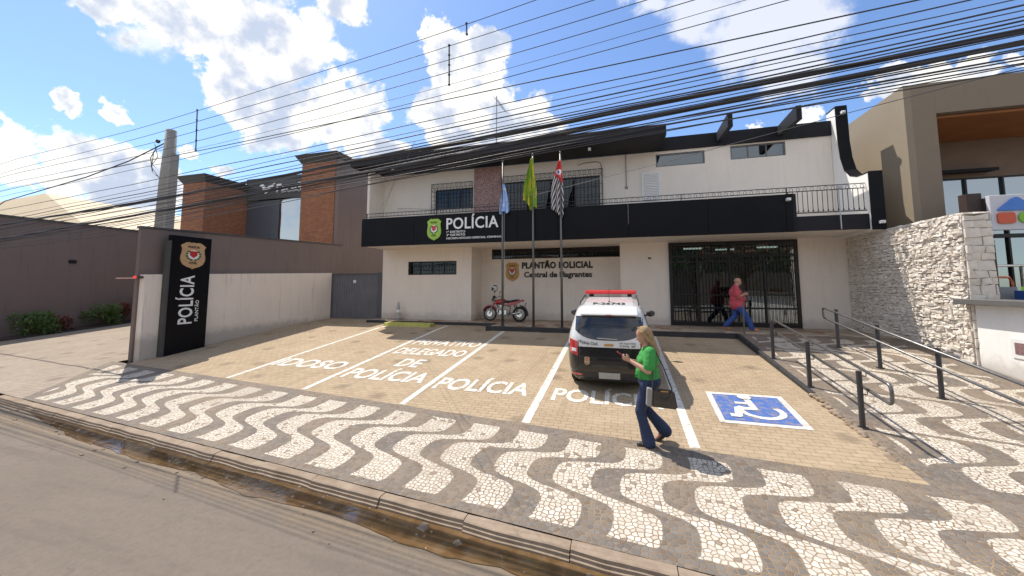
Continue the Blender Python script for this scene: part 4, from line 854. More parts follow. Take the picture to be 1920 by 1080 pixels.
def rpoly(pts, r, n=5):
    out = []; N_ = len(pts)
    for i in range(N_):
        p = Vector(pts[i]); a = Vector(pts[i-1])-p; b = Vector(pts[(i+1) % N_])-p; p0 = p+a.normalized()*r; p1 = p+b.normalized()*r
        for k in range(n+1): t = k/n; out.append(tuple((1-t)**2*p0+2*t*(1-t)*p+t*t*p1))
    return out
for pts, r, c, nm in (([(9.22, 4.43), (10.02, 4.43), (9.62, 4.80)], .1, (.06, .20, .60), 'blue_triangle'), ([(9.24, 4.1), (9.58, 4.1), (9.58, 4.38), (9.24, 4.38)], .07, (.62, .10, .04), 'red_square')):
    mb = MB(); mb.prism(rpoly(pts, r), 12.46, 12.499, 'y'); mb.build(nm, mat(nm+'_plastic', c, .35), sb)
mb = MB(); mb.prism([(9.80+.16*math.cos(a), 4.24+.15*math.sin(a)) for a in rng(0, 2*math.pi, 24)[:-1]], 12.46, 12.499, 'y'); mb.build('green_circle', mat('green_circle_plastic', (.22, .50, .03), .35), sb)
ch = thing('terrace_chair', 'orange framed chair on the neighbour terrace above the low wall', 'chair', (8.3, 11.6, 1.0))
mb = MB(); mb.tube([(8.1, 11.3, 1.0), (8.1, 11.3, 2.6), (8.15, 11.3, 2.72), (8.6, 11.5, 2.72), (8.65, 11.5, 2.6), (8.65, 11.5, 1.0)], .025, 6); mb.build('chair_frame', mat('orange_paint', (.55, .14, .06), .5), ch)
mb = MB(); mb.box(8.1, 8.65, 11.35, 11.8, 1.7, 1.76); mb.box(8.13, 8.62, 11.36, 11.42, 2.0, 2.5); mb.build('seat', mat('grey_plastic', (.3, .3, .3), .5), ch)
for x, y, c, lb in ((8.72, 10.95, (.04, .12, .45), 'blue toy crate on the neighbour terrace'), (9.35, 11.3, (.15, .38, .03), 'green toy slide on the neighbour terrace')):
    o = thing('toy_crate' if 'crate' in lb else 'toy_slide', lb, 'toy', (x, y, 1.0)); mb = MB()
    if 'crate' in lb:
        wall(mb, x-.3, x+.3, 2.0, 2.42, y-.2, .03); wall(mb, x-.3, x+.3, 2.0, 2.42, y+.2, .03); wall(mb, y-.17, y+.2, 2.0, 2.42, x-.3, .03, axis='y'); wall(mb, y-.17, y+.2, 2.0, 2.42, x+.27, .03, axis='y'); mb.box(x-.27, x+.27, y-.17, y+.2, 2.0, 2.03); mb.build('crate_wall', mat('blue_plastic', c, .4), o)
        mb = MB(); mb.box(x-.35, x+.35, y-.25, y+.25, 1.0, 1.998); mb.build('table', M_conc, o)
    else:
        mb.prism([(y-.6, 1.2), (y+.3, 2.5), (y+.6, 2.5), (y+.6, 1.0), (y-.6, 1.0)], x-.25, x+.25, 'x'); mb.build('slide', mat('green_plastic', c, .4), o)
# ------------------------------------------------------------------ ramp handrails
def round_path(pts, r=.09, n=5):
    pts = [Vector(p) for p in pts]; out = [pts[0]]
    for i in range(1, len(pts)-1):
        a = (pts[i-1]-pts[i]); b = (pts[i+1]-pts[i]); p0 = pts[i]+a.normalized()*min(r, a.length/2); p1 = pts[i]+b.normalized()*min(r, b.length/2)
        for k in range(n+1): t = k/n; out.append((1-t)**2*p0+2*t*(1-t)*pts[i]+t*t*p1)
    return out+[pts[-1]]
def handrail(x, posts, top, loop_at, label, closed_end):
    """top(y) height of the upper rail"""
    o = thing('handrail', label, 'handrail', (x, posts[0], ramp_z(posts[0])), 'ramp handrails')
    for yp in posts:
        q = MB(); q.tube([(x, yp, ramp_z(yp)-.05), (x, yp, top(yp)+.0)], .037, 12); pz = q.build('post', M_post, o, smooth=False)
        q = MB(); q.tube([(x, yp, ramp_z(yp)+.0), (x, yp, ramp_z(yp)+.012)], .07, 12); q.build('base_plate', M_post, pz)
        q = MB()
        for dz in (-.02, -.29): q.tube([(x, yp, top(yp)+dz-.05), (x+.09*(-1 if x > 4.5 else 1), yp, top(yp)+dz-.05), (x+.09*(-1 if x > 4.5 else 1), yp, top(yp)+dz)], .008, 5)
        q.build('bracket', M_post, pz)
    xr = x+.09*(-1 if x > 4.5 else 1); e0, e1 = loop_at
    if closed_end == 'low': pts = [(xr, e0, top(e0)), (xr, e1, top(e1)), (xr, e1, top(e1)-.27), (xr, e0, top(e0)-.27)]
    else: pts = [(xr, e0, top(e0)), (xr, e1, top(e1)), (xr, e1, top(e1)-.27), (xr, e0, top(e0)-.27)]
    q = MB(); q.tube(round_path(pts), .024, 10); q.build('rail', M_rail, o, smooth=True)
handrail(3.46, [10.5, 8.72, 7.1], lambda y: 1.22+(y-7.1)*.137, (10.6, 6.55), 'steel handrail on the parking side of the ramp', 'low')
handrail(5.34, [11.75, 10.15, 8.55, 6.6], lambda y: 1.42+(y-8.5)*.155 if y < 11.8 else 1.42+3.3*.155+(y-11.8)*.03, (4.2, 12.2), 'longer steel handrail up the middle of the ramp toward the door', 'high')
tp = thing('metal_post', 'thin grey post at the corner of the porch kerb by the man', 'post', (3.55, 12.97, PZ)); q = MB(); q.tube([(3.55, 12.97, .9), (3.55, 12.97, 2.0)], .022, 8); q.build('pole', M_steel, tp); q = MB(); q.ball((3.55, 12.97, 2.0), .026, 8, 5); q.build('post_cap', M_steel, tp)
# ------------------------------------------------------------------ utility pole and overhead wires
up = thing('utility_pole', 'weathered grey concrete utility pole behind the taupe wall', 'utility pole', (-14.75, 8.75, .4))
q = MB(); q.tube([(-14.75, 8.75, .2), (-14.72, 8.75, 5.9), (-14.68, 8.75, 7.85)], .2, 14, radii=[.27, .21, .15]); q.build('shaft', M_conc, up, smooth=True)
q = MB(); q.box(-14.62, -14.42, 8.62, 8.88, 4.3, 7.0); q.build('cable_duct', M_conc, up)
q = MB(); q.tube([(-14.9, 8.7, 7.4), (-15.15, 8.65, 7.3), (-15.35, 8.6, 6.9), (-15.2, 8.6, 6.4), (-14.95, 8.65, 6.2)], .014, 5); q.tube([(-14.9, 8.7, 7.3), (-15.3, 8.65, 7.15), (-15.25, 8.6, 6.7), (-15.05, 8.6, 6.55)], .012, 5); q.tube([(-15.2, 8.6, 7.38), (-15.0, 8.6, 6.9), (-15.3, 8.6, 6.6), (-14.9, 8.65, 6.15)], .01, 5); q.ball((-15.05, 8.6, 7.45), .07, 8, 6); q.build('cable_loop', M_iron, up)
WIRES = [(0.0022,0.0559,7.220,0.008),(0.0015,0.0432,6.881,0.008),(0.0018,0.0444,6.619,0.008),(0.0018,0.0479,6.397,0.008),(0.0018,0.0462,6.187,0.005),(0.0001,-0.0048,5.786,0.009),(0.0005,0.0267,5.549,0.008),(0.0004,0.0313,5.428,0.006),(0.0004,0.0326,5.341,0.010),(0.0007,0.0374,5.256,0.006),(0.0004,0.0377,5.127,0.010),(0.0007,0.0318,5.049,0.022),(0.0014,0.0374,4.962,0.006),(0.0005,0.0430,4.872,0.026),(-0.0005,0.033,4.797,0.006),(-0.0006,0.039,4.715,0.008),(.0005,.036,5.09,.007),(.0008,.037,4.93,.006),(.0005,.040,4.90,.009),(.0002,.041,4.835,.007),(-.0002,.036,4.76,.006),(-.0006,.042,4.66,.006),(.0016,.045,6.0,.006),(.0006,.036,5.18,.008),(.0004,.038,5.02,.008),(.0001,.039,4.80,.009),(-.0003,.037,4.73,.008),(-.0008,.040,4.62,.007)]
wl = ['topmost', 'second', 'third', 'fourth', 'fifth', 'sixth', 'seventh', 'eighth', 'ninth', 'tenth', 'eleventh', 'twelfth', 'thirteenth', 'fourteenth', 'fifteenth', 'sixteenth']
WS = .84      # wire run stands 4.6 m out
M_wire = mat('weathered_cable', (.045, .045, .05), .6)
for i, (c2, c1, c0, r) in enumerate(WIRES):
    pts = []
    for k in range(81):
        x = -40+k*.75; xx = max(x, -20) if c2 >= 0 else max(x, -14); z = c2*xx*xx+c1*xx+c0+(0 if x == xx else (x-xx)*.012)
        wob = mnoise.noise(Vector((x*.35, i*7.3, 0)))*.035 if i > 5 else 0
        pts.append((x*WS, (5.5-.1*x+mnoise.noise(Vector((x*.2, i*3.1, 5)))*.05)*WS, 2.5+(z+wob-2.5)*WS))
    r *= WS*(.8 if r > .02 or i < 5 else 1.0); q = MB(); q.tube(pts, r, 6); bund = r > .012
    if bund:
        for s_ in range(3): q.tube([(p[0], p[1]+.017*math.cos(p[0]*1.3+s_*2.1), p[2]+.017*math.sin(p[0]*1.3+s_*2.1)) for p in [Vector(pts[0]).lerp(Vector(pts[-1]), 0)]+[Vector(pts[int(j/3)]).lerp(Vector(pts[min(80, int(j/3)+1)]), (j % 3)/3) for j in range(240)]], .012, 5)
    o = q.build('overhead_cable', M_wire); tag(o, ('thin cable of the crowded lower run, beside the two thick bundles' if i != 22 else 'thin single cable just below the spacers') if i > 15 else ('thick bundled overhead cable, %s from the top of the run' if bund else 'thin overhead cable, %s from the top of the run') % wl[i], 'cable', 'overhead cables along the street')
for p0, p1, lb in (((-2.83, 5.78, 6.78), (-2.82, 5.78, 6.05), 'long vertical spacer joining four cables in front of the big white cloud'), ((-10.05, 6.5, 6.9), (-10.0, 6.5, 5.86), 'vertical spacer joining five cables right of the utility pole'), ((-2.49, 5.75, 7.1), (-2.48, 5.75, 6.9), 'short spacer hanging from the topmost cable')):
    p0 = (p0[0]*WS, p0[1]*WS, 2.5+(p0[2]-2.5)*WS); p1 = (p1[0]*WS, p1[1]*WS, 2.5+(p1[2]-2.5)*WS)
    q = MB(); q.tube([p0, p1], .011, 6)
    for k in range(5 if p0[2]-p1[2] > .3 else 2): t = k/(4 if p0[2]-p1[2] > .3 else 1); c = Vector(p0).lerp(Vector(p1), t); q.ball(c, .02, 7, 5)
    tag(q.build('line_spacer', M_wire), lb, 'spacer', 'spacers on the overhead cables')
q = MB(); q.tube([(-30, 10.3, 6.0), (-27.2, 9.9, 6.45), (-20, 9.2, 6.78), (-17, 8.9, 7.05), (-14.9, 8.7, 7.4)], .022, 6); tag(q.build('service_cable', M_wire), 'thick service cable sloping down to the left from the utility pole', 'cable')
q = MB(); q.tube([(-9.8, 14.95, 6.1), (-7, 14.2, 5.75), (-3.89, 13.0, 5.62), (.63, 11.5, 6.0), (4.88, 9.5, 6.25), (8.5, 7.2, 6.25), (14, 4, 6.9)], .008, 5); tag(q.build('service_cable', M_wire), 'single thin cable drooping past the flags toward the right', 'cable')
for k, (a, b) in enumerate((((-10.7, 14.9, 6.2), (-3.0, 5.0, 4.75)), ((-10.6, 14.9, 5.9), (-3.2, 5.0, 4.65)))):
    a, b = Vector(a), Vector(b); q = MB(); q.tube([a.lerp(b, t)-Vector((0, 0, .5*t*(1-t))) for t in rng(0, 1, 12)], .003, 5); tag(q.build('service_cable', M_wire), ['upper', 'lower'][k]+' of two drop cables running to the left end of the station', 'cable')
#PART2
for k, (x0, x1, y0, zt, col, lb) in enumerate(((-16, -4, -21, 5.5, (.10, .08, .065), 'plain ochre house added across the road, unseen behind the camera on the left'), (-3.5, 9, -22, 7.5, (.07, .065, .06), 'grey two-storey house added across the road, unseen behind the camera'), (9.5, 21, -21.5, 6.5, (.16, .13, .10), 'brown house added across the road, unseen behind the camera on the right'), (21.5, 34, -22, 7.5, (.22, .19, .16), 'dark house added across the road, unseen far right behind the camera'))):  # unseen houses opposite, added in dark paint to deepen the glass reflections
    hh_ = thing('house', lb, 'building', ((x0+x1)/2, y0, 0)); q = MB(); wall(q, x0, x1, 0, zt, y0, .2, [(x0+2, x0+4, 1.2, 2.4), (x1-4, x1-2.8, .1, 2.3)]); q.box(x0, x1, y0-8, y0-7.8, 0, zt); q.box(x0, x0+.2, y0-7.8, y0-.001, 0, zt); q.box(x1-.2, x1, y0-7.8, y0-.001, 0, zt); q.build('wall', mat('house_paint_%d' % k, col, .85), hh_)
    q = MB(); q.prism([(y0+.9, zt-.1), (y0-4, zt+1.6), (y0-8.6, zt-.1), (y0-8.6, zt+.05), (y0-4, zt+1.8), (y0+.9, zt+.08)], x0-.4, x1+.4, 'x'); q.build('roof', mat('clay_tile', (.22, .10, .06), .85, var=.3), hh_)
    q = MB(); frame(q, x0+2, x0+4, 1.2, 2.4, y0+.05); w_ = q.build('window', M_iron, hh_); q = MB(); q.box(x0+2.05, x0+3.95, y0+.07, y0+.08, 1.25, 2.35); q.build('pane', M_glass2, w_)
    q = MB(); q.box(x1-4, x1-2.8, y0+.05, y0+.1, .1, 2.3); q.build('door', M_wood, hh_)
# ------------------------------------------------------------------ people
def remesh(mb, voxel, name, m, parent, smooth=4, fac=.5):
    me = bpy.data.meshes.new('tmp'); me.from_pydata(mb.v, [], mb.f); bm = bmesh.new(); bm.from_mesh(me); bmesh.ops.recalc_face_normals(bm, faces=bm.faces); bm.to_mesh(me); bm.free()
    o = link(bpy.data.objects.new('tmp', me)); r = o.modifiers.new('r', 'REMESH'); r.mode = 'VOXEL'; r.voxel_size = voxel; r.use_smooth_shade = True
    if smooth: s_ = o.modifiers.new('s', 'SMOOTH'); s_.factor = fac; s_.iterations = smooth
    dg = bpy.context.evaluated_depsgraph_get(); dg.update(); me2 = bpy.data.meshes.new_from_object(o.evaluated_get(dg)); bpy.data.objects.remove(o)
    me2.name = name; me2.materials.clear(); me2.materials.append(m)
    for p in me2.polygons: p.use_smooth = True
    q = link(bpy.data.objects.new(name, me2)); q.parent = parent; ORG[q.name] = Vector((0, 0, 0)); return q
def chain(mb, pts, rs):
    for i in range(len(pts)-1): mb.cap(pts[i], rs[i], pts[i+1], rs[i+1], 14)
def hand(mb, wr, d, palm_n, side=1, curl=.6, s=1.):
    """wr wrist, d direction of the hand, palm_n palm normal"""
    d = Vector(d).normalized(); n = Vector(palm_n); n = (n-d*n.dot(d)).normalized(); t = d.cross(n)*side; wr = Vector(wr)
    for k, o_ in enumerate((-.028, -.009, .010, .028)):
        a = wr+d*.02+t*o_*.6*s; b = wr+d*.085*s+t*o_*s; mb.cap(a, .015*s, b, .0115*s, 8)
        L = (.062, .072, .068, .052)[k]*s; c1 = curl*.6; e1 = b+(d*math.cos(c1)+n*math.sin(c1))*L*.5; c2 = curl*1.5; e2 = e1+(d*math.cos(c2)+n*math.sin(c2))*L*.45
        mb.cap(b, .0098*s, e1, .0088*s, 8); mb.cap(e1, .0088*s, e2, .0075*s, 8)
    a = wr+d*.03+t*-.022*s; b = a+(d*.5-t*.8+n*.3).normalized()*.04*s; c = b+(d*.9+n*.45).normalized()*.032*s; mb.cap(a, .014*s, b, .011*s, 8); mb.cap(b, .011*s, c, .0085*s, 8)
def head(mb, c, nod, s=1.):
    """c centre of head; nod forward tilt in radians; faces +x"""
    M_ = Matrix.Rotation(nod, 3, 'Y'); c = Vector(c)
    def P(x, y, z): return c+M_ @ (Vector((x, y, z))*s)
    mb.ball(P(-.012, 0, .035), (.098*s, .077*s, .088*s), 20, 12, rot=M_); mb.ball(P(.012, 0, -.03), (.078*s, .064*s, .085*s), 18, 10, rot=M_); mb.ball(P(.045, 0, -.085), (.036*s, .036*s, .030*s), 12, 8, rot=M_)
    mb.cap(P(.078, 0, .012), .012*s, P(.103, 0, -.028), .0145*s, 8); mb.ball(P(.094, .013, -.032), .010*s, 8, 6); mb.ball(P(.094, -.013, -.032), .010*s, 8, 6)
    mb.cap(P(.074, -.03, .028), .014*s, P(.074, .03, .028), .014*s, 8); mb.cap(P(.070, -.017, -.058), .0115*s, P(.070, .017, -.058), .0115*s, 8)
    for y in (-1, 1):
        mb.ball(P(.055, y*.045, -.02), (.024*s, .022*s, .026*s), 8, 6)
        mb.ball(P(-.012, y*.078, -.01), (.019*s, .010*s, .031*s), 10, 8, rot=M_)
    return P, M_
def face_parts(P, M_, par, s, lip):
    e = MB(); 
    for y in (-1, 1): e.ball(P(.079, y*.03, .006), (.009*s, .013*s, .0085*s), 10, 6)
    for y in (-1, 1):
        q = MB(); q.ball(P(.080, y*.03, .006), (.0085*s, .013*s, .0075*s), 10, 6); ey = q.build('eye', M_eye, par, smooth=True); q = MB(); q.ball(P(.0865, y*.031, .006), (.003*s, .0055*s, .0055*s), 8, 5); q.build('iris', M_iris, ey, smooth=True)
        q = MB(); q.cap(P(.083, y*.018, .032), .0045*s, P(.074, y*.047, .031), .0035*s, 6); q.build('eyebrow', M_brow, par, smooth=True)
    q = MB(); q.cap(P(.083, -.018, -.058), .0055*s, P(.083, .018, -.058), .0055*s, 8); q.build('lips', lip, par, smooth=True)
M_eye = mat('eye_white', (.7, .68, .65), .3, var=.02); M_iris = mat('eye_iris', (.04, .02, .01), .3); M_brow = mat('eyebrow_hair', (.13, .08, .04), .8); M_lip = mat('lips', (.42, .12, .10), .45)
M_hair = mat('dark_blonde_hair', (.36, .23, .11), .55, var=.45, vscale=30, bump=.6, bscale=160)
def cloth(name, c, var=.18): return mat(name, c, .85, var=var, vscale=9, bump=1.0, bscale=13)
M_green = cloth('green_tshirt_cotton', (.045, .30, .06)); M_jean = cloth('dark_blue_denim', (.022, .035, .085), .35); M_jean2 = cloth('blue_denim', (.035, .085, .30), .3); M_pink = cloth('pink_tshirt_cotton', (.52, .08, .105))
M_leather = mat('dark_brown_leather', (.06, .05, .042), .4, var=.2, vscale=12); M_shoe = mat('tan_shoe_leather', (.40, .17, .07), .6)
# woman
wo = thing('person', 'woman in green t-shirt and flared jeans looking at a red phone', 'person', local=True); wo.location = (.335, 5.97, .235); wo.rotation_euler = (0, 0, R(183))
b = MB()
P, Mh = head(b, (.035, 0, 1.545), .32, 1.0)
b.cap((-.035, 0, 1.33), .06, (.005, 0, 1.46), .052, 14)
b.ball((-.03, 0, 1.20), (.125, .165, .17)); b.ball((.045, .075, 1.19), (.07, .075, .075)); b.ball((.045, -.075, 1.19), (.07, .075, .075)); b.ball((-.01, 0, 1.02), (.13, .15, .16)); b.ball((-.035, 0, .90), (.15, .175, .13))
for y in (1, -1):
    sh = (-.04, y*.165, 1.335)
    el_ = (.0, y*.235, 1.075) if y > 0 else (.03, y*.22, 1.08)
    ha = (.235, .065, 1.185) if y > 0 else (.22, -.055, 1.17)
    b.cap((-.04, y*.10, 1.34), .06, sh, .058); chain(b, [sh, el_], [.056, .042]); chain(b, [el_, tuple(Vector(el_).lerp(Vector(ha), .35)), ha], [.042, .040, .025])
    hand(b, ha, (.09, -y*.015, .035), (-.2, -y*.8, .5), side=y, curl=.9)
legs = [[(-.02, .09, .88), (.115, .10, .49), (.015, .10, .10)], [(-.03, -.09, .88), (.02, -.08, .48), (-.215, -.09, .21)]]
for L in legs: chain(b, [L[0], tuple(Vector(L[0]).lerp(Vector(L[1]), .5)), L[1], tuple(Vector(L[1]).lerp(Vector(L[2]), .35)), L[2]], [.10, .088, .062, .060, .038])
b.cap((.0, .10, .05), .036, (.13, .105, .03), .026); b.cap((-.225, -.09, .17), .036, (-.13, -.09, .06), .028)
wb = remesh(b, .0065, 'body', M_skin, wo, 3)
face_parts(P, Mh, wo, 1.0, M_lip)
h = MB(); h.ball(P(-.03, 0, .05), (.100, .088, .088), 20, 12, rot=Mh); h.ball(P(-.075, 0, -.02), (.065, .082, .11)); h.cap(P(-.085, .03, -.03), .06, (-.13, .05, 1.32), .05); h.cap(P(-.085, -.03, -.03), .06, (-.13, -.05, 1.32), .05); h.cap((-.13, .03, 1.34), .05, (-.135, .03, 1.20), .028); h.cap((-.13, -.03, 1.34), .05, (-.135, -.03, 1.20), .028)
for y in (-1, 1): h.cap(P(.0, y*.066, .055), .03, P(-.05, y*.075, -.09), .028)
rh = random.Random(4)
for i in range(46):
    a = rh.uniform(-1.35, 1.35); y0 = math.sin(a)*.07; p0 = P(.035-abs(y0)*.4, y0*.5, .13); p1 = P(-.05-.04*math.cos(a), y0*1.18, .03); p2 = P(-.08-.05*math.cos(a), y0*1.15, -.08); p3 = Vector((-.12-.04*math.cos(a)+rh.uniform(-.015, .015), y0*1.2+rh.uniform(-.02, .02), 1.30+rh.uniform(-.05, .05))); p4 = p3+Vector((rh.uniform(-.02, .01), rh.uniform(-.02, .02), -rh.uniform(.06, .17)))
    chain(h, [p0, p1, p2, p3, p4], [.008, .010, .011, .009, .004])
remesh(h, .006, 'hair', M_hair, wo, 1)
t = MB(); t.ball((-.032, 0, 1.21), (.150, .19, .17)); t.ball((.045, .075, 1.185), (.088, .09, .085)); t.ball((.045, -.075, 1.185), (.088, .09, .085)); t.ball((-.01, 0, 1.02), (.168, .185, .15)); t.ball((-.02, 0, .96), (.165, .188, .075)); t.cap((-.04, 0, 1.34), .085, (-.035, 0, 1.36), .078)
for y in (1, -1):
    e = (.0, y*.235, 1.075) if y > 0 else (.03, y*.22, 1.08); sh = Vector((-.04, y*.165, 1.335)); t.cap((-.04, y*.09, 1.325), .08, sh, .078); t.cap(sh, .078, sh.lerp(Vector(e), .72), .082)
for i in range(9): a = i*.7; t.cap((.12*math.cos(a), .15*math.sin(a), 1.18), .012, (.16*math.cos(a+.2), .18*math.sin(a+.2), .95), .016, 6)
remesh(t, .009, 'tshirt', M_green, wo, 3)
j = MB(); j.ball((-.035, 0, .90), (.165, .19, .13))
for L in legs:
    a_, k_, f_ = [Vector(q) for q in L]; chain(j, [a_, a_.lerp(k_, .5), k_, k_.lerp(f_, .45), f_+(k_-f_)*-.02], [.113, .098, .07, .072, .094])
    j.cap(f_, .088, f_-(k_-f_).normalized()*.05, .09)
remesh(j, .009, 'jeans', M_jean, wo, 3)
for x, y, z, rot in ((.03, .10, .03, 0), (-.20, -.09, .10, .75)):
    q = MB(); Mr = Matrix.Rotation(rot, 3, 'Y'); F_ = lambda v: tuple(Mr @ Vector(v)+Vector((x, y, z))); q.cap((-.06, 0, .01), .038, (.11, 0, 0), .032, 10, F_); q.box(-.10, .14, -.038, .038, -.03, -.012, F_); q.box(-.10, -.05, -.03, .03, -.03, .0, F_); q.build('shoe', M_leather, wo, smooth=False)
bg_ = thing('handbag', 'dark leather handbag hanging from the shoulder of the woman', 'handbag', local=True); bg_.location = wo.location; bg_.rotation_euler = wo.rotation_euler
q = MB(); q.prism([(-.36, .60), (-.02, .62), (-.04, .86), (-.32, .84)], .215, .33, 'y'); q.build('bag_body', M_leather, bg_, bevel=.02, seg=2)
q = MB(); q.prism([(-.02, .61), (.05, .63), (.03, .87), (-.04, .862)], .22, .325, 'y'); q.build('side_panel', mat('grey_canvas', (.28, .27, .25), .8), bg_, bevel=.01)
q = MB(); q.tube([(-.04, .27, .86), (-.06, .21, 1.1), (-.07, .14, 1.33), (-.06, .12, 1.415), (-.10, .12, 1.38), (-.20, .19, 1.15), (-.30, .27, .85)], .010, 6); q.build('shoulder_strap', M_leather, bg_)
q = MB(); q.tube([(-.10, .335, .84), (-.12, .35, .76), (-.19, .355, .72), (-.26, .35, .76), (-.28, .335, .83)], .009, 6); q.build('handle', M_leather, bg_)
q = MB(); q.box(-.24, -.14, .328, .337, .83, .845); q.build('clasp', M_gold, bg_)
ph = thing('mobile_phone', 'red mobile phone held in front of the woman', 'phone', local=True); ph.location = wo.location; ph.rotation_euler = wo.rotation_euler
Mp = Matrix.Rotation(R(-30), 3, 'Y'); F_ = lambda v: tuple(Mp @ Vector(v)+Vector((.345, .005, 1.262)))
q = MB(); q.box(-.075, .075, -.037, .037, -.006, .004, F_); q.build('phone_case', mat('red_phone_case', (.62, .07, .10), .4), ph, bevel=.003); q = MB(); q.box(-.07, .07, -.033, .033, .0045, .006, F_); q.build('screen', M_black, ph)
# man
mn = thing('person', 'bald man in pink t-shirt and blue jeans striding across the porch', 'person', local=True); mn.location = (3.62, 13.85, PZ); mn.rotation_euler = (0, 0, R(-4))
b = MB(); P, Mh = head(b, (.055, 0, 1.575), .12, 1.03)
b.cap((-.03, 0, 1.36), .078, (.02, 0, 1.49), .066, 14); b.ball((-.03, 0, 1.22), (.17, .20, .19)); b.ball((.02, 0, 1.02), (.20, .19, .20)); b.ball((-.02, 0, .87), (.17, .185, .14))
for y in (1, -1):
    sh = (-.03, y*.195, 1.36); el_ = (-.02, y*.27, 1.10); ha = (.20, y*.13, 1.17)
    b.cap((-.03, y*.12, 1.37), .075, sh, .068); chain(b, [sh, el_], [.066, .048]); chain(b, [el_, tuple(Vector(el_).lerp(Vector(ha), .35)), ha], [.048, .046, .029]); hand(b, ha, (.09, -y*.03, .02), (0, -y, .3), side=y, curl=.9, s=1.08)
legs = [[(-.02, -.10, .86), (.23, -.10, .47), (.36, -.10, .10)], [(-.02, .10, .86), (-.06, .10, .46), (-.33, .10, .16)]]
for L in legs: chain(b, [L[0], tuple(Vector(L[0]).lerp(Vector(L[1]), .5)), L[1], tuple(Vector(L[1]).lerp(Vector(L[2]), .35)), L[2]], [.11, .095, .066, .064, .042])
b.cap((.36, -.10, .06), .04, (.50, -.11, .055), .032); b.cap((-.34, .10, .12), .04, (-.25, .10, .04), .03)
remesh(b, .0075, 'body', M_skin, mn, 3); face_parts(P, Mh, mn, 1.03, M_lip)
t = MB(); t.ball((-.035, 0, 1.22), (.195, .225, .19)); t.ball((.025, 0, 1.03), (.235, .215, .20)); t.ball((-.0, 0, .84), (.235, .235, .19)); t.cap((-.03, 0, 1.36), .10, (-.025, 0, 1.40), .095)
for y in (1, -1): sh = Vector((-.03, y*.195, 1.36)); t.cap((-.03, y*.11, 1.345), .095, sh, .09); t.cap(sh, .09, sh.lerp(Vector((-.02, y*.27, 1.10)), .8), .088)
for i in range(9): a = i*.7; t.cap((.17*math.cos(a), .18*math.sin(a), 1.15), .012, (.22*math.cos(a+.2), .20*math.sin(a+.2), .85), .016, 6)
remesh(t, .01, 'tshirt', M_pink, mn, 3)
j = MB(); j.ball((-.02, 0, .86), (.19, .195, .14))
for L in legs:
    a_, k_, f_ = [Vector(q) for q in L]; chain(j, [a_, a_.lerp(k_, .5), k_, k_.lerp(f_, .5), f_], [.122, .108, .086, .082, .08])
remesh(j, .01, 'jeans', M_jean2, mn, 3)
for x, y, z, rot in ((.40, -.10, .065, -.12), (-.31, .10, .075, .6)):
    q = MB(); Mr = Matrix.Rotation(rot, 3, 'Y'); F_ = lambda v: tuple(Mr @ Vector(v)+Vector((x, y, z))); q.cap((-.06, 0, .0), .045, (.13, 0, -.015), .036, 10, F_); q.box(-.105, .165, -.042, .042, -.055, -.035, F_); q.build('shoe', M_shoe, mn)
ob = thing('mobile_phone', 'small dark phone in the hands of the man in pink', 'phone', local=True); ob.location = mn.location; ob.rotation_euler = mn.rotation_euler
q = MB(); q.box(.27, .285, -.035, .035, 1.16, 1.31); q.build('phone_case', M_black, ob, bevel=.003)
# ------------------------------------------------------------------ patrol car
LV = [(.20, .17, 4.16, .76), (.30, .05, 4.30, .83), (.45, .0, 4.36, .855), (.60, .015, 4.36, .865), (.76, .045, 4.33, .868), (.90, .07, 4.25, .862), (.985, .085, 4.02, .85), (1.05, .105, 3.55, .835), (1.10, .125, 3.28, .82), (1.25, .20, 3.02, .775), (1.40, .29, 2.78, .725), (1.50, .35, 2.60, .69), (1.56, .40, 2.45, .655), (1.61, .50, 2.28, .60), (1.64, .68, 2.05, .50), (1.652, .95, 1.85, .36)]
NE = 7.
def lerpL(z):
    for a, c in zip(LV, LV[1:]):
        if a[0] <= z <= c[0]: t = (z-a[0])/(c[0]-a[0]); return [a[i]+(c[i]-a[i])*t for i in range(1, 4)]
    return LV[-1][1:] if z > LV[0][0] else LV[0][1:]
def rearp(x, z, off=0.): yr, yf, hw = lerpL(z); h_ = (yf-yr)/2; u = min(.999, abs(x)/hw); return (x, yr+h_-(h_)*(1-u**NE)**(1/NE)-off, z)
def sidep(s_, y, z, off=0.): yr, yf, hw = lerpL(z); h_ = (yf-yr)/2; u = min(.999, abs(y-yr-h_)/h_); return (s_*(hw*(1-u**NE)**(1/NE)+off), y, z)
def frontp(x, z, off=0.): yr, yf, hw = lerpL(z); h_ = (yf-yr)/2; u = min(.999, abs(x)/hw); return (x, yr+h_+(h_)*(1-u**NE)**(1/NE)+off, z)
M_carw = mat('white_car_paint', (.72, .72, .71), .22, var=.02, coat=.6); M_cark = mat('black_car_paint', (.012, .012, .013), .2, var=.1, coat=.6); M_carg = mat('tinted_car_glass', (.012, .014, .018), .04, var=.05, coat=1.); M_tail = mat('tail_light_red', (.55, .03, .03), .15, coat=.8); M_plast = mat('black_plastic', (.025, .025, .025), .6)
car = thing('patrol_car', 'white and black patrol car with red light bar parked nose-in', 'car', local=True)
mb = MB(); vs = []; fs = []; NA = 112
for z, yr, yf, hw in LV:
    h_ = (yf-yr)/2
    for k in range(NA):
        a = 2*math.pi*(k+.5)/NA; c_, s_ = math.cos(a), math.sin(a); x = hw*math.copysign(abs(s_)**(2/NE), s_); y = yr+h_-h_*math.copysign(abs(c_)**(2/NE), c_); vs.append((x, y, z+(0 if z > .3 else 0)))
nL = len(LV)
for i in range(nL-1):
    for k in range(NA): fs.append((i*NA+k, i*NA+(k+1) % NA, (i+1)*NA+(k+1) % NA, (i+1)*NA+k))
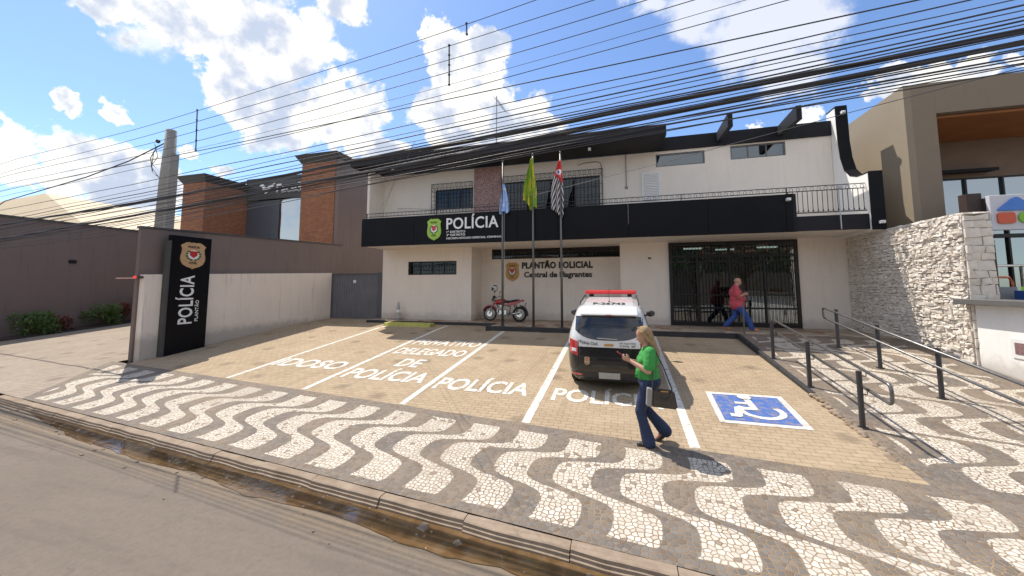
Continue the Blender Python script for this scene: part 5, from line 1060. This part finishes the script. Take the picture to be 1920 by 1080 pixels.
fs.append(tuple(range(NA))[::-1]); fs.append(tuple(range((nL-1)*NA, nL*NA)))
mb.add(vs, fs)
for i in range(len(fs)):
    lev = i//NA; mb.mi[i] = 0 if lev >= 5 and i < (nL-1)*NA or i == len(fs)-1 else 1
body = mb.build('body', [M_carw, M_cark], car, smooth=True)
for wy in (.80, 3.44):
    q = MB(); q.lathe([(.36, -1.2), (.36, 1.2)], 32, lambda v: (v[2], v[0]+wy, v[1]+.30)); cut = q.build('tmpcut', M_plast, car)
    md = body.modifiers.new('b', 'BOOLEAN'); md.object = cut; md.operation = 'DIFFERENCE'; md.solver = 'EXACT'
dg = bpy.context.evaluated_depsgraph_get(); dg.update(); nm = bpy.data.meshes.new_from_object(body.evaluated_get(dg)); body.modifiers.clear(); body.data = nm; nm.name = 'body'
for p in nm.polygons: p.use_smooth = True
for o_ in [o for o in bpy.data.objects if o.name.startswith('tmpcut')]: bpy.data.objects.remove(o_)
es = body.modifiers.new('e', 'EDGE_SPLIT'); es.split_angle = R(35)
q = MB(); q.box(-.62, .62, .35, 4.0, .18, .55); q.box(-.3, .3, 4.0, 4.1, .2, .3); q.build('underbody', M_plast, car)
def patch(name, fn, u0, u1, zb, zt, m, par, nu=20, nv=6, two=True):
    """surface panel slightly proud of the body, 4 mm thick"""
    q = MB(); vs = []; 
    for off in (.006, .0):
        for i in range(nu+1):
            u = u0+(u1-u0)*i/nu; a, c = zb(i/nu), zt(i/nu)
            for j in range(nv+1): vs.append(fn(u, a+(c-a)*j/nv, off))
    n1 = (nu+1)*(nv+1); fs = []
    for i in range(nu):
        for j in range(nv): a = i*(nv+1)+j; fs.append((a, a+nv+1, a+nv+2, a+1))
    rim = [i*(nv+1) for i in range(nu+1)]+[nu*(nv+1)+j for j in range(1, nv+1)]+[i*(nv+1)+nv for i in range(nu-1, -1, -1)]+[j for j in range(nv-1, 0, -1)]
    for a, c in zip(rim, rim[1:]+rim[:1]): fs.append((a, c, c+n1, a+n1))
    q.add(vs, fs); return q.build(name, m, par, smooth=False)
cst = lambda v: (lambda t: v)
rw = patch('rear_window', rearp, -.66, .66, lambda t: 1.03+.17*abs(2*t-1)**3.2, lambda t: 1.475-.03*abs(2*t-1)**6, M_carg, car, 28)
q = MB(); q.tube([rearp(-.22, 1.075, .03), rearp(.16, 1.06, .03)], .008, 6); q.build('wiper', M_galv, rw)
for s_ in (-1, 1):
    sd_ = lambda y, z, o, s_=s_: sidep(s_, y, z, o)
    for y0, y1 in ((.62, 1.42), (1.50, 2.30), (2.36, 2.98)): patch('side_window', sd_, y0, y1, cst(1.04), (lambda t, y0=y0, y1=y1: 1.46 if y1 < 2.5 else 1.46-.36*t), M_carg, car, 8)
    patch('tail_light', lambda u, z, o, s_=s_: rearp(s_*u, z, o*2.2) if u <= .78 else sidep(s_, (u-.78)*1.0+.14+.1*(z-.8), z, o*2.2), .60, .80, lambda t: .72+.06*t, lambda t: 1.0+.02*t, M_tail, car, 10, 6)
    patch('tail_light_lens', lambda u, z, o, s_=s_: rearp(s_*u, z, o*3.2), .63, .73, cst(.80), cst(.86), M_txtw, car, 4, 2)
    patch('bumper_reflector', lambda u, z, o, s_=s_: rearp(s_*u, z, o*1.5), .52, .72, cst(.34), cst(.38), M_tail, car, 6, 2)
    q = MB(); q.ball((s_*.98, 2.98, 1.10), (.11, .06, .085), 14, 9); q.cap((s_*.84, 2.98, 1.05), .025, (s_*.95, 2.98, 1.07), .03); mr = q.build('side_mirror', M_plast, car, smooth=True)
    q = MB(); q.ball((s_*.98, 2.935, 1.10), (.085, .02, .065), 12, 7); q.build('mirror_glass', M_carg, mr, smooth=True)
    q = MB(); q.tube([(s_*.60, .75, 1.635), (s_*.60, .85, 1.68), (s_*.60, 1.9, 1.70), (s_*.60, 2.25, 1.63)], .015, 6); q.build('roof_rail', M_plast, car)
    patch('headlight', lambda u, z, o, s_=s_: frontp(s_*u, z, o), .5, .8, cst(.72), cst(.86), M_chrome, car, 6, 3)
    for k, (y0, y1) in enumerate(((1.46, 2.32), (2.34, 3.2))):
        q = MB(); q.tube([sidep(s_, y0+.12, .93, .02), sidep(s_, y0+.3, .93, .02)], .014, 6); q.build('door_handle', M_plast, car)
    for wy in (.80, 3.44):
        Fw = lambda v, s_=s_, wy=wy: (s_*(.70+v[2]), wy+v[0], .305+v[1])
        q = MB(); q.lathe([(.19, -.08), (.27, -.095), (.305, -.075), (.31, 0), (.305, .075), (.27, .10), (.19, .09)], 32, Fw); wh_ = q.build('tyre', M_rubber, car, smooth=True)
        q = MB(); q.lathe([(.19, .06), (.2, .085), (.185, .092), (.17, .06), (.06, .05), (.05, .075), (.0, .078)], 24, Fw)
        for k in range(5): a = k*2*math.pi/5; q.box(-.02, .02, .03, .185, .055, .078, lambda v, a=a: Fw((v[0]*math.cos(a)-v[1]*math.sin(a), v[0]*math.sin(a)+v[1]*math.cos(a), v[2])))
        q.build('rim', M_galv, wh_)
patch('windscreen', frontp, -.60, .60, cst(1.13), cst(1.50), M_carg, car, 14)
q = MB(); vs = []
q.prism([(.26, 1.50), (.30, 1.535), (.62, 1.63), (.62, 1.60), (.36, 1.48)], -.56, .56, 'x'); sp_ = q.build('spoiler', M_carw, car, bevel=.012, seg=2); q = MB(); q.box(-.06, .06, .262, .275, 1.497, 1.512); q.build('brake_light', M_tail, sp_)
patch('rear_bumper', rearp, -.80, .80, cst(.21), cst(.42), M_plast, car, 20, 4)
patch('number_plate', lambda u, z, o: rearp(u, z, .02 if o else 0), -.20, .20, cst(.30), cst(.43), mat('blank_grey_plate', (.40, .40, .38), .5), car, 4, 3)
patch('tailgate_handle', lambda u, z, o: rearp(u, z, .025 if o else 0), -.22, .22, cst(.66), cst(.70), M_cark, car, 6, 2)
for s_ in (-1, 1): patch('tailgate_seam', rearp, s_*.585, s_*.592, cst(.45), cst(1.02), M_plast, car, 1, 8)
q = MB(); fit_text(q, 'Polícia Civil', .34, .06, lambda v: rearp(-.56+v[0], .935+v[1]+.035*((v[0]-.34)/.34)**2, .007+v[2]), .012, .0); q.build('tailgate_lettering', M_txtk, car)
for k, (s1, z1) in enumerate((('D.P. PLANTÃO', .975), ('CIVIL SP', .92))):
    q = MB(); fit_text(q, s1, .30, .036, lambda v: rearp(.20+v[0], z1+v[1], .007+v[2]), .012, .0); q.build('tailgate_lettering', M_txtk, car)
patch('tailgate_emblem', rearp, -.085, .085, cst(.925), cst(.97), M_gold, car, 4, 2)
emblem(car, lambda x, y, d: rearp(-.42+x, .64+y, .004+d*.35), .11, .15, M_goldt, M_goldt, 'door_badge')
def roofz(x, y):   # roof height at a point by searching the levels
    lo = 1.3
    for (z, yr, yf, hw) in LV:
        if z < 1.3: continue
        if yr <= y <= yf and abs(x) < hw: lo = z
        else: break
    i = [l[0] for l in LV].index(lo) if lo in [l[0] for l in LV] else None
    return lo
q = MB(); vs_, fs_ = textgeo('P-26743', 1, .03); xs_ = [v[0] for v in vs_]; ys_ = [v[1] for v in vs_]
# roof number laid on a thin plate that follows the roof
zr = 1.664
q2 = MB(); q2.prism([(.50, 1.585), (.62, 1.632), (.95, 1.660), (2.0, 1.662), (2.3, 1.615), (2.3, 1.60), (.50, 1.57)], -.50, .50, 'x'); q2.build('roof_panel', M_carw, car, bevel=.02, seg=3)
fit_text(q, 'P-26743', .66, .20, lambda v: (-.33+v[0], .72+v[1], (1.632+(.72+v[1]-.62)/.33*.028 if .72+v[1] < .95 else 1.660)+.006+v[2]*0), .03, 0); q.build('roof_number', M_txtk, car)
lb = MB(); lb.prism([(1.93, 1.745), (1.90, 1.77), (1.93, 1.815), (2.07, 1.83), (2.21, 1.815), (2.24, 1.77), (2.21, 1.745)], -.60, .60, 'x', lambda v: (v[0], v[1]+.22*(abs(v[0])/.6)**2*0, v[2]-.02*(v[0]/.6)**2)); lbo = lb.build('light_bar', mat('red_light_bar_lens', (.75, .05, .045), .2, coat=.6), car, bevel=.015, seg=2)
for x in (-.45, .45): q = MB(); q.box(x-.05, x+.05, 2.0, 2.14, 1.66, 1.74); q.build('bar_foot', M_plast, lbo)
q = MB(); q.tube([(0, 1.05, 1.66), (0, .93, 1.95)], .005, 5); q.ball((0, 1.05, 1.665), .02, 8, 5); q.build('aerial', M_plast, car)
car.location = (-.25, 7.68, lot_z(7.68)); car.rotation_euler = (R(5.7), 0, 0)
# ------------------------------------------------------------------ motorcycle (x forward)
mo = thing('motorcycle', 'red motorcycle parked on the porch below the wall lettering', 'motorcycle', local=True)
M_mred = mat('red_motorcycle_paint', (.42, .015, .02), .25, coat=.6)
for x, nmw in ((.66, 'front_wheel'), (-.64, 'rear_wheel')):
    Fm = lambda v, x=x: (x+v[0], v[2], .30+v[1])
    q = MB(); q.tube([(x+.265*math.cos(a), 0, .30+.265*math.sin(a)) for a in rng(0, 2*math.pi, 32)], .038 if x > 0 else .048, 8, caps=False); w_ = q.build(nmw, M_rubber, mo, smooth=True)
    q = MB(); q.tube([(x+.222*math.cos(a), 0, .30+.222*math.sin(a)) for a in rng(0, 2*math.pi, 32)], .014, 6, caps=False); q.lathe([(.045, -.05), (.06, 0), (.045, .05)], 12, Fm)
    for k in range(6): a = k*math.pi/3; q.tube([(x+.04*math.cos(a), 0, .30+.04*math.sin(a)), (x+.22*math.cos(a+.15), 0, .30+.22*math.sin(a+.15))], .011, 5)
    q.build('rim', M_galv, w_)
    q = MB(); q.lathe([(.03, .055), (.12, .055), (.12, .060), (.03, .060)], 20, Fm); q.build('brake_disc', M_chrome, w_)
q = MB(); 
for y in (-.075, .075): q.tube([(.66, y, .30), (.44, y, .92)], .02, 8)
q.tube([(.44, -.09, .90), (.44, .09, .90)], .02, 6); q.build('fork', M_galv, mo)
def arc_shell(x, z, r, a0, a1, w_, m, nm_, thick=.012):
    q = MB(); n = 12; pr = [(-w_, -.02), (-w_*.7, .018), (0, .03), (w_*.7, .018), (w_, -.02), (w_*.9, -.025), (0, .018), (-w_*.9, -.025)]; vs = []; fs = []
    for i in range(n+1):
        a = a0+(a1-a0)*i/n
        for yy, dr in pr: vs.append((x+(r+dr)*math.cos(a), yy, z+(r+dr)*math.sin(a)))
    p = len(pr)
    for i in range(n):
        for k in range(p): fs.append((i*p+k, i*p+(k+1) % p, (i+1)*p+(k+1) % p, (i+1)*p+k))
    fs += [tuple(range(p)), tuple(range(n*p, n*p+p))[::-1]]; q.add(vs, fs); return q.build(nm_, m, mo, smooth=True)
arc_shell(.66, .30, .335, R(20), R(150), .065, M_mred, 'front_fender'); arc_shell(-.64, .30, .345, R(95), R(190), .075, M_plast, 'rear_fender')
q = MB(); q.ball((.18, 0, .80), (.25, .14, .13), 16, 10, rot=Matrix.Rotation(R(8), 3, 'Y')); q.cap((.3, .11, .76), .05, (.45, .13, .70), .035); q.cap((.3, -.11, .76), .05, (.45, -.13, .70), .035); remesh(q, .012, 'fuel_tank', M_mred, mo, 3)
q = MB(); q.ball((-.12, 0, .80), (.22, .13, .06)); q.ball((-.42, 0, .84), (.26, .115, .055), rot=Matrix.Rotation(R(8), 3, 'Y')); remesh(q, .012, 'seat', M_plast, mo, 2)
q = MB(); q.prism([(-.10, .62), (-.08, .74), (-.45, .80), (-.80, .90), (-.78, .84), (-.45, .68)], -.10, .10, 'y'); tl = q.build('tail_fairing', M_mred, mo, bevel=.02, seg=2); q = MB(); q.ball((-.80, 0, .84), (.04, .07, .035), 10, 6); q.build('tail_light', M_tail, tl)
q = MB(); q.tube([(.40, 0, .82), (.30, 0, .55), (.28, 0, .35), (0, 0, .26), (-.20, 0, .32), (-.25, 0, .60), (.25, 0, .72)], .022, 8); q.tube([(-.22, .09, .34), (-.64, .09, .30)], .02, 6); q.tube([(-.22, -.09, .34), (-.64, -.09, .30)], .02, 6); q.tube([(-.45, .11, .66), (-.58, .11, .33)], .025, 8); q.tube([(-.45, -.11, .66), (-.58, -.11, .33)], .025, 8); q.build('frame', M_plast, mo)
q = MB(); q.box(-.10, .22, -.11, .11, .28, .46); q.prism([(.10, .44), (.22, .66), (.10, .70), (-.03, .48)], -.07, .07, 'y'); q.lathe([(.085, -.14), (.085, .14)], 16, lambda v: (.06+v[0], v[2], .37+v[1])); q.build('engine', M_chrome, mo, bevel=.015)
q = MB(); q.tube([(.20, .08, .60), (.30, .10, .45), (.22, .12, .28), (-.2, .13, .27)], .02, 8); q.tube([(-.2, .14, .27), (-.75, .16, .38)], .045, 12, radii=[.035, .045]); q.build('exhaust', M_chrome, mo, smooth=True)
q = MB(); q.ball((.52, 0, .88), (.07, .09, .085)); hl = q.build('headlight', M_plast, mo, smooth=True); q = MB(); q.ball((.57, 0, .88), (.04, .07, .065)); q.build('headlight_glass', M_chrome, hl, smooth=True); q = MB(); q.box(.44, .54, -.07, .07, .95, 1.04); q.build('instrument', M_plast, mo, bevel=.01)
q = MB(); q.tube([(.28, .36, .98), (.36, .28, 1.02), (.42, .08, .97), (.42, -.08, .97), (.36, -.28, 1.02), (.28, -.36, .98)], .013, 8); q.build('handlebar', M_plast, mo)
for y in (-1, 1):
    q = MB(); q.tube([(.36, y*.27, 1.02), (.37, y*.30, 1.18)], .007, 5); q.ball((.36, y*.31, 1.21), (.012, .06, .035), 10, 6); q.build('mirror', M_plast, mo)
    q = MB(); q.ball((.48, y*.16, .86), (.025, .03, .02), 8, 5); q.build('indicator', mat('amber_lens', (.6, .22, .02), .3), mo)
q = MB(); q.tube([(.02, .10, .26), (-.05, .22, .01)], .012, 6); q.tube([(-.05, .22, .01), (-.12, .23, .012)], .012, 5); q.build('kickstand', M_plast, mo)
q = MB(); q.prism([(-.86, .62), (-.90, .78), (-.92, .78), (-.88, .62)], -.09, .09, 'y'); q.build('number_plate', mat('blank_grey_plate', (.40, .40, .38), .5), mo)
mo.location = (-4.63, 14.95, PZ); mo.rotation_euler = (R(3), 0, R(176))
he = thing('helmet', 'black and white motorcycle helmet hung on the handlebar mirror', 'helmet', local=True)
q = MB(); q.ball((0, 0, 0), (.145, .125, .13), 18, 12); q.ball((.04, 0, -.07), (.11, .105, .07), 14, 8); remesh(q, .01, 'shell', vgrad('helmet_graphic', lambda n, p, s: n.mix(n.ramp(n.noise(p, 9, 1), .49, .51), (.03, .03, .035, 1), (.6, .6, .62, 1)), .25), he, 2)
q = MB(); q.ball((.03, 0, .0), (.122, .108, .055), 18, 8); q.build('visor', M_carg, he, smooth=True); q = MB(); q.tube([(-.02, .06, -.13), (0, 0, -.2), (-.02, -.06, -.13)], .008, 5); q.build('chin_strap', M_plast, he)
he.location = (-4.98, 14.66, PZ+1.36); he.rotation_euler = (R(10), R(15), R(150))
